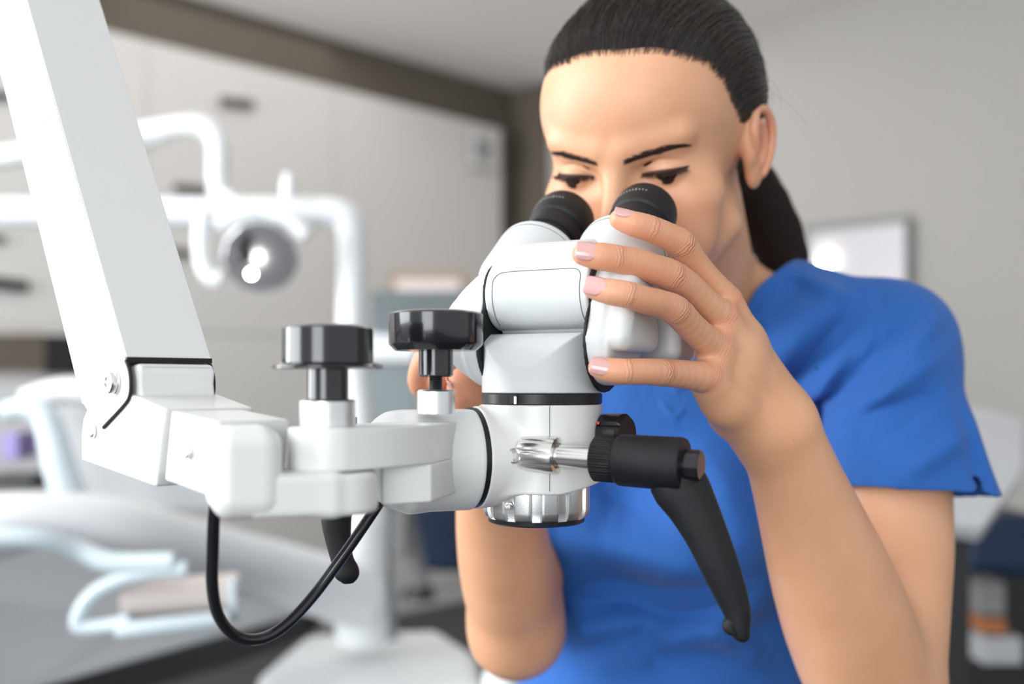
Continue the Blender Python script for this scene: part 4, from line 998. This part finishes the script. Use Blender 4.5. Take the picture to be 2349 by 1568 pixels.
folds = [  # (px, py, px, py, width mm, height mm)
 (1980, 912, 2125, 822, 11, 3.2), (2040, 1068, 2175, 985, 11, 3.0), (2040, 822, 2150, 732, 9, 2.2), (1975, 880, 2085, 750, 10, -3.0), (1945, 1022, 2075, 940, 12, -2.2), (1960, 960, 2130, 905, 9, -2.0),
 (1800, 850, 1930, 648, 17, 4.0), (1880, 930, 1950, 815, 11, 2.5), (1850, 880, 1960, 730, 9, -3.0), (1720, 800, 1850, 640, 12, -2.5), (1905, 1010, 1960, 840, 10, -2.5),
 (1840, 640, 1900, 690, 8, -2.0), (1870, 615, 1960, 680, 8, 2.0),
 (1330, 1260, 1650, 1330, 22, 5), (1350, 1400, 1620, 1420, 20, -4), (1300, 1520, 1500, 1450, 16, 5), (1450, 1560, 1700, 1440, 18, 4), (1560, 1400, 1760, 1340, 20, -4), (1400, 1120, 1560, 1180, 20, -3), (1660, 1080, 1730, 1300, 18, 3),
 (2205, 960, 2240, 1130, 7, 1.4), (2175, 900, 2205, 1130, 8, -1.2), (2045, 655, 2012, 790, 2.5, -.5), (2012, 790, 1960, 890, 2.5, -.5), (1480, 1500, 1560, 1580, 14, -4), (1650, 1480, 1800, 1560, 14, 4)]
def fold_d(p):
    o = np.zeros(len(p), np.float32)
    for x0, y0, x1, y1, wd, h_ in folds:
        a = P(x0, y0, YF); b = P(x1, y1, YF); a2 = np.array([a.x, a.z]); ab = np.array([b.x-a.x, b.z-a.z])
        # follow the view's spread so that the crease keeps its place on nearer and farther cloth
        q = np.stack([p[:, 0], p[:, 2]], -1)*1.0
        q = (q-a2); t = np.clip((q@ab)/(ab@ab), -.15, 1.15); w_ = q-t[:, None]*ab; d2 = (w_**2).sum(-1)
        fade = 1-np.clip(np.abs(t-.5)-.25, 0, .4)/.4*.8
        o += (h_*2.7*mm)*np.exp(-d2/(wd*.85*mm)**2)*fade
    return np.maximum(o, -.0045)
def cloth_ev(p, c, rad):
    dt = tor.eval(p, c, rad)-.0075; ds = sleeves.eval(p, c, rad); dr = sleeves_r.eval(p, c, rad)
    hp = (p-hemc)@hemn; hr = (p-hemR)@hemRn
    D_ = smin(smin(dt, np.maximum(ds, hp), .022), np.maximum(dr, hr), .022)
    l = (p-VA)@Ln_; b = (p-VA)@Bn_; z = p[:, 2]-VA[2]
    al = math.atan(1.0); vd = np.abs(l)*math.cos(al)-z*math.sin(al)        # <0 inside the V
    vreg = np.maximum(vd, b-.11)
    qn = p-NKC; nd = np.sqrt(((qn-np.outer(qn@V3(-.1, -.3, .95), V3(-.1, -.3, .95)))**2).sum(-1))-.068
    nreg = np.maximum(nd, -(p[:, 2]-(NKC[2]-.02)))
    reg = np.minimum(vreg, nreg)
    D_ = D_-fold_d(p)
    D_ = D_-.0016*np.clip(1-np.abs(reg-.007)/.0075, 0, 1)**.35*(reg > 0)-.0014*np.exp(-((vd-.027)/.002)**2)*(b < .03)
    sh = np.maximum(D_, -(D_+.0028))
    A1_ = np.maximum.reduce([ds+.0028, -(hp+.012), -(dt-.010)]); A2_ = np.maximum.reduce([dr+.0028, -(hr+.012), -(dt-.010)])
    sh = np.maximum(sh, -np.minimum(A1_, A2_)); sh = np.maximum(sh, -reg)
    return sh
if True:
    cv, cq = polygonise(cloth_ev, (-.08, .70, H-.52), (.40, 1.10, H+.16), .0017, slack=1.5)
    mesh_np('scrub_top', relax(cv, cq, 2), cq, 'scrub', person)
    print('cloth', len(cv), round(_t.time()-_t0, 1))
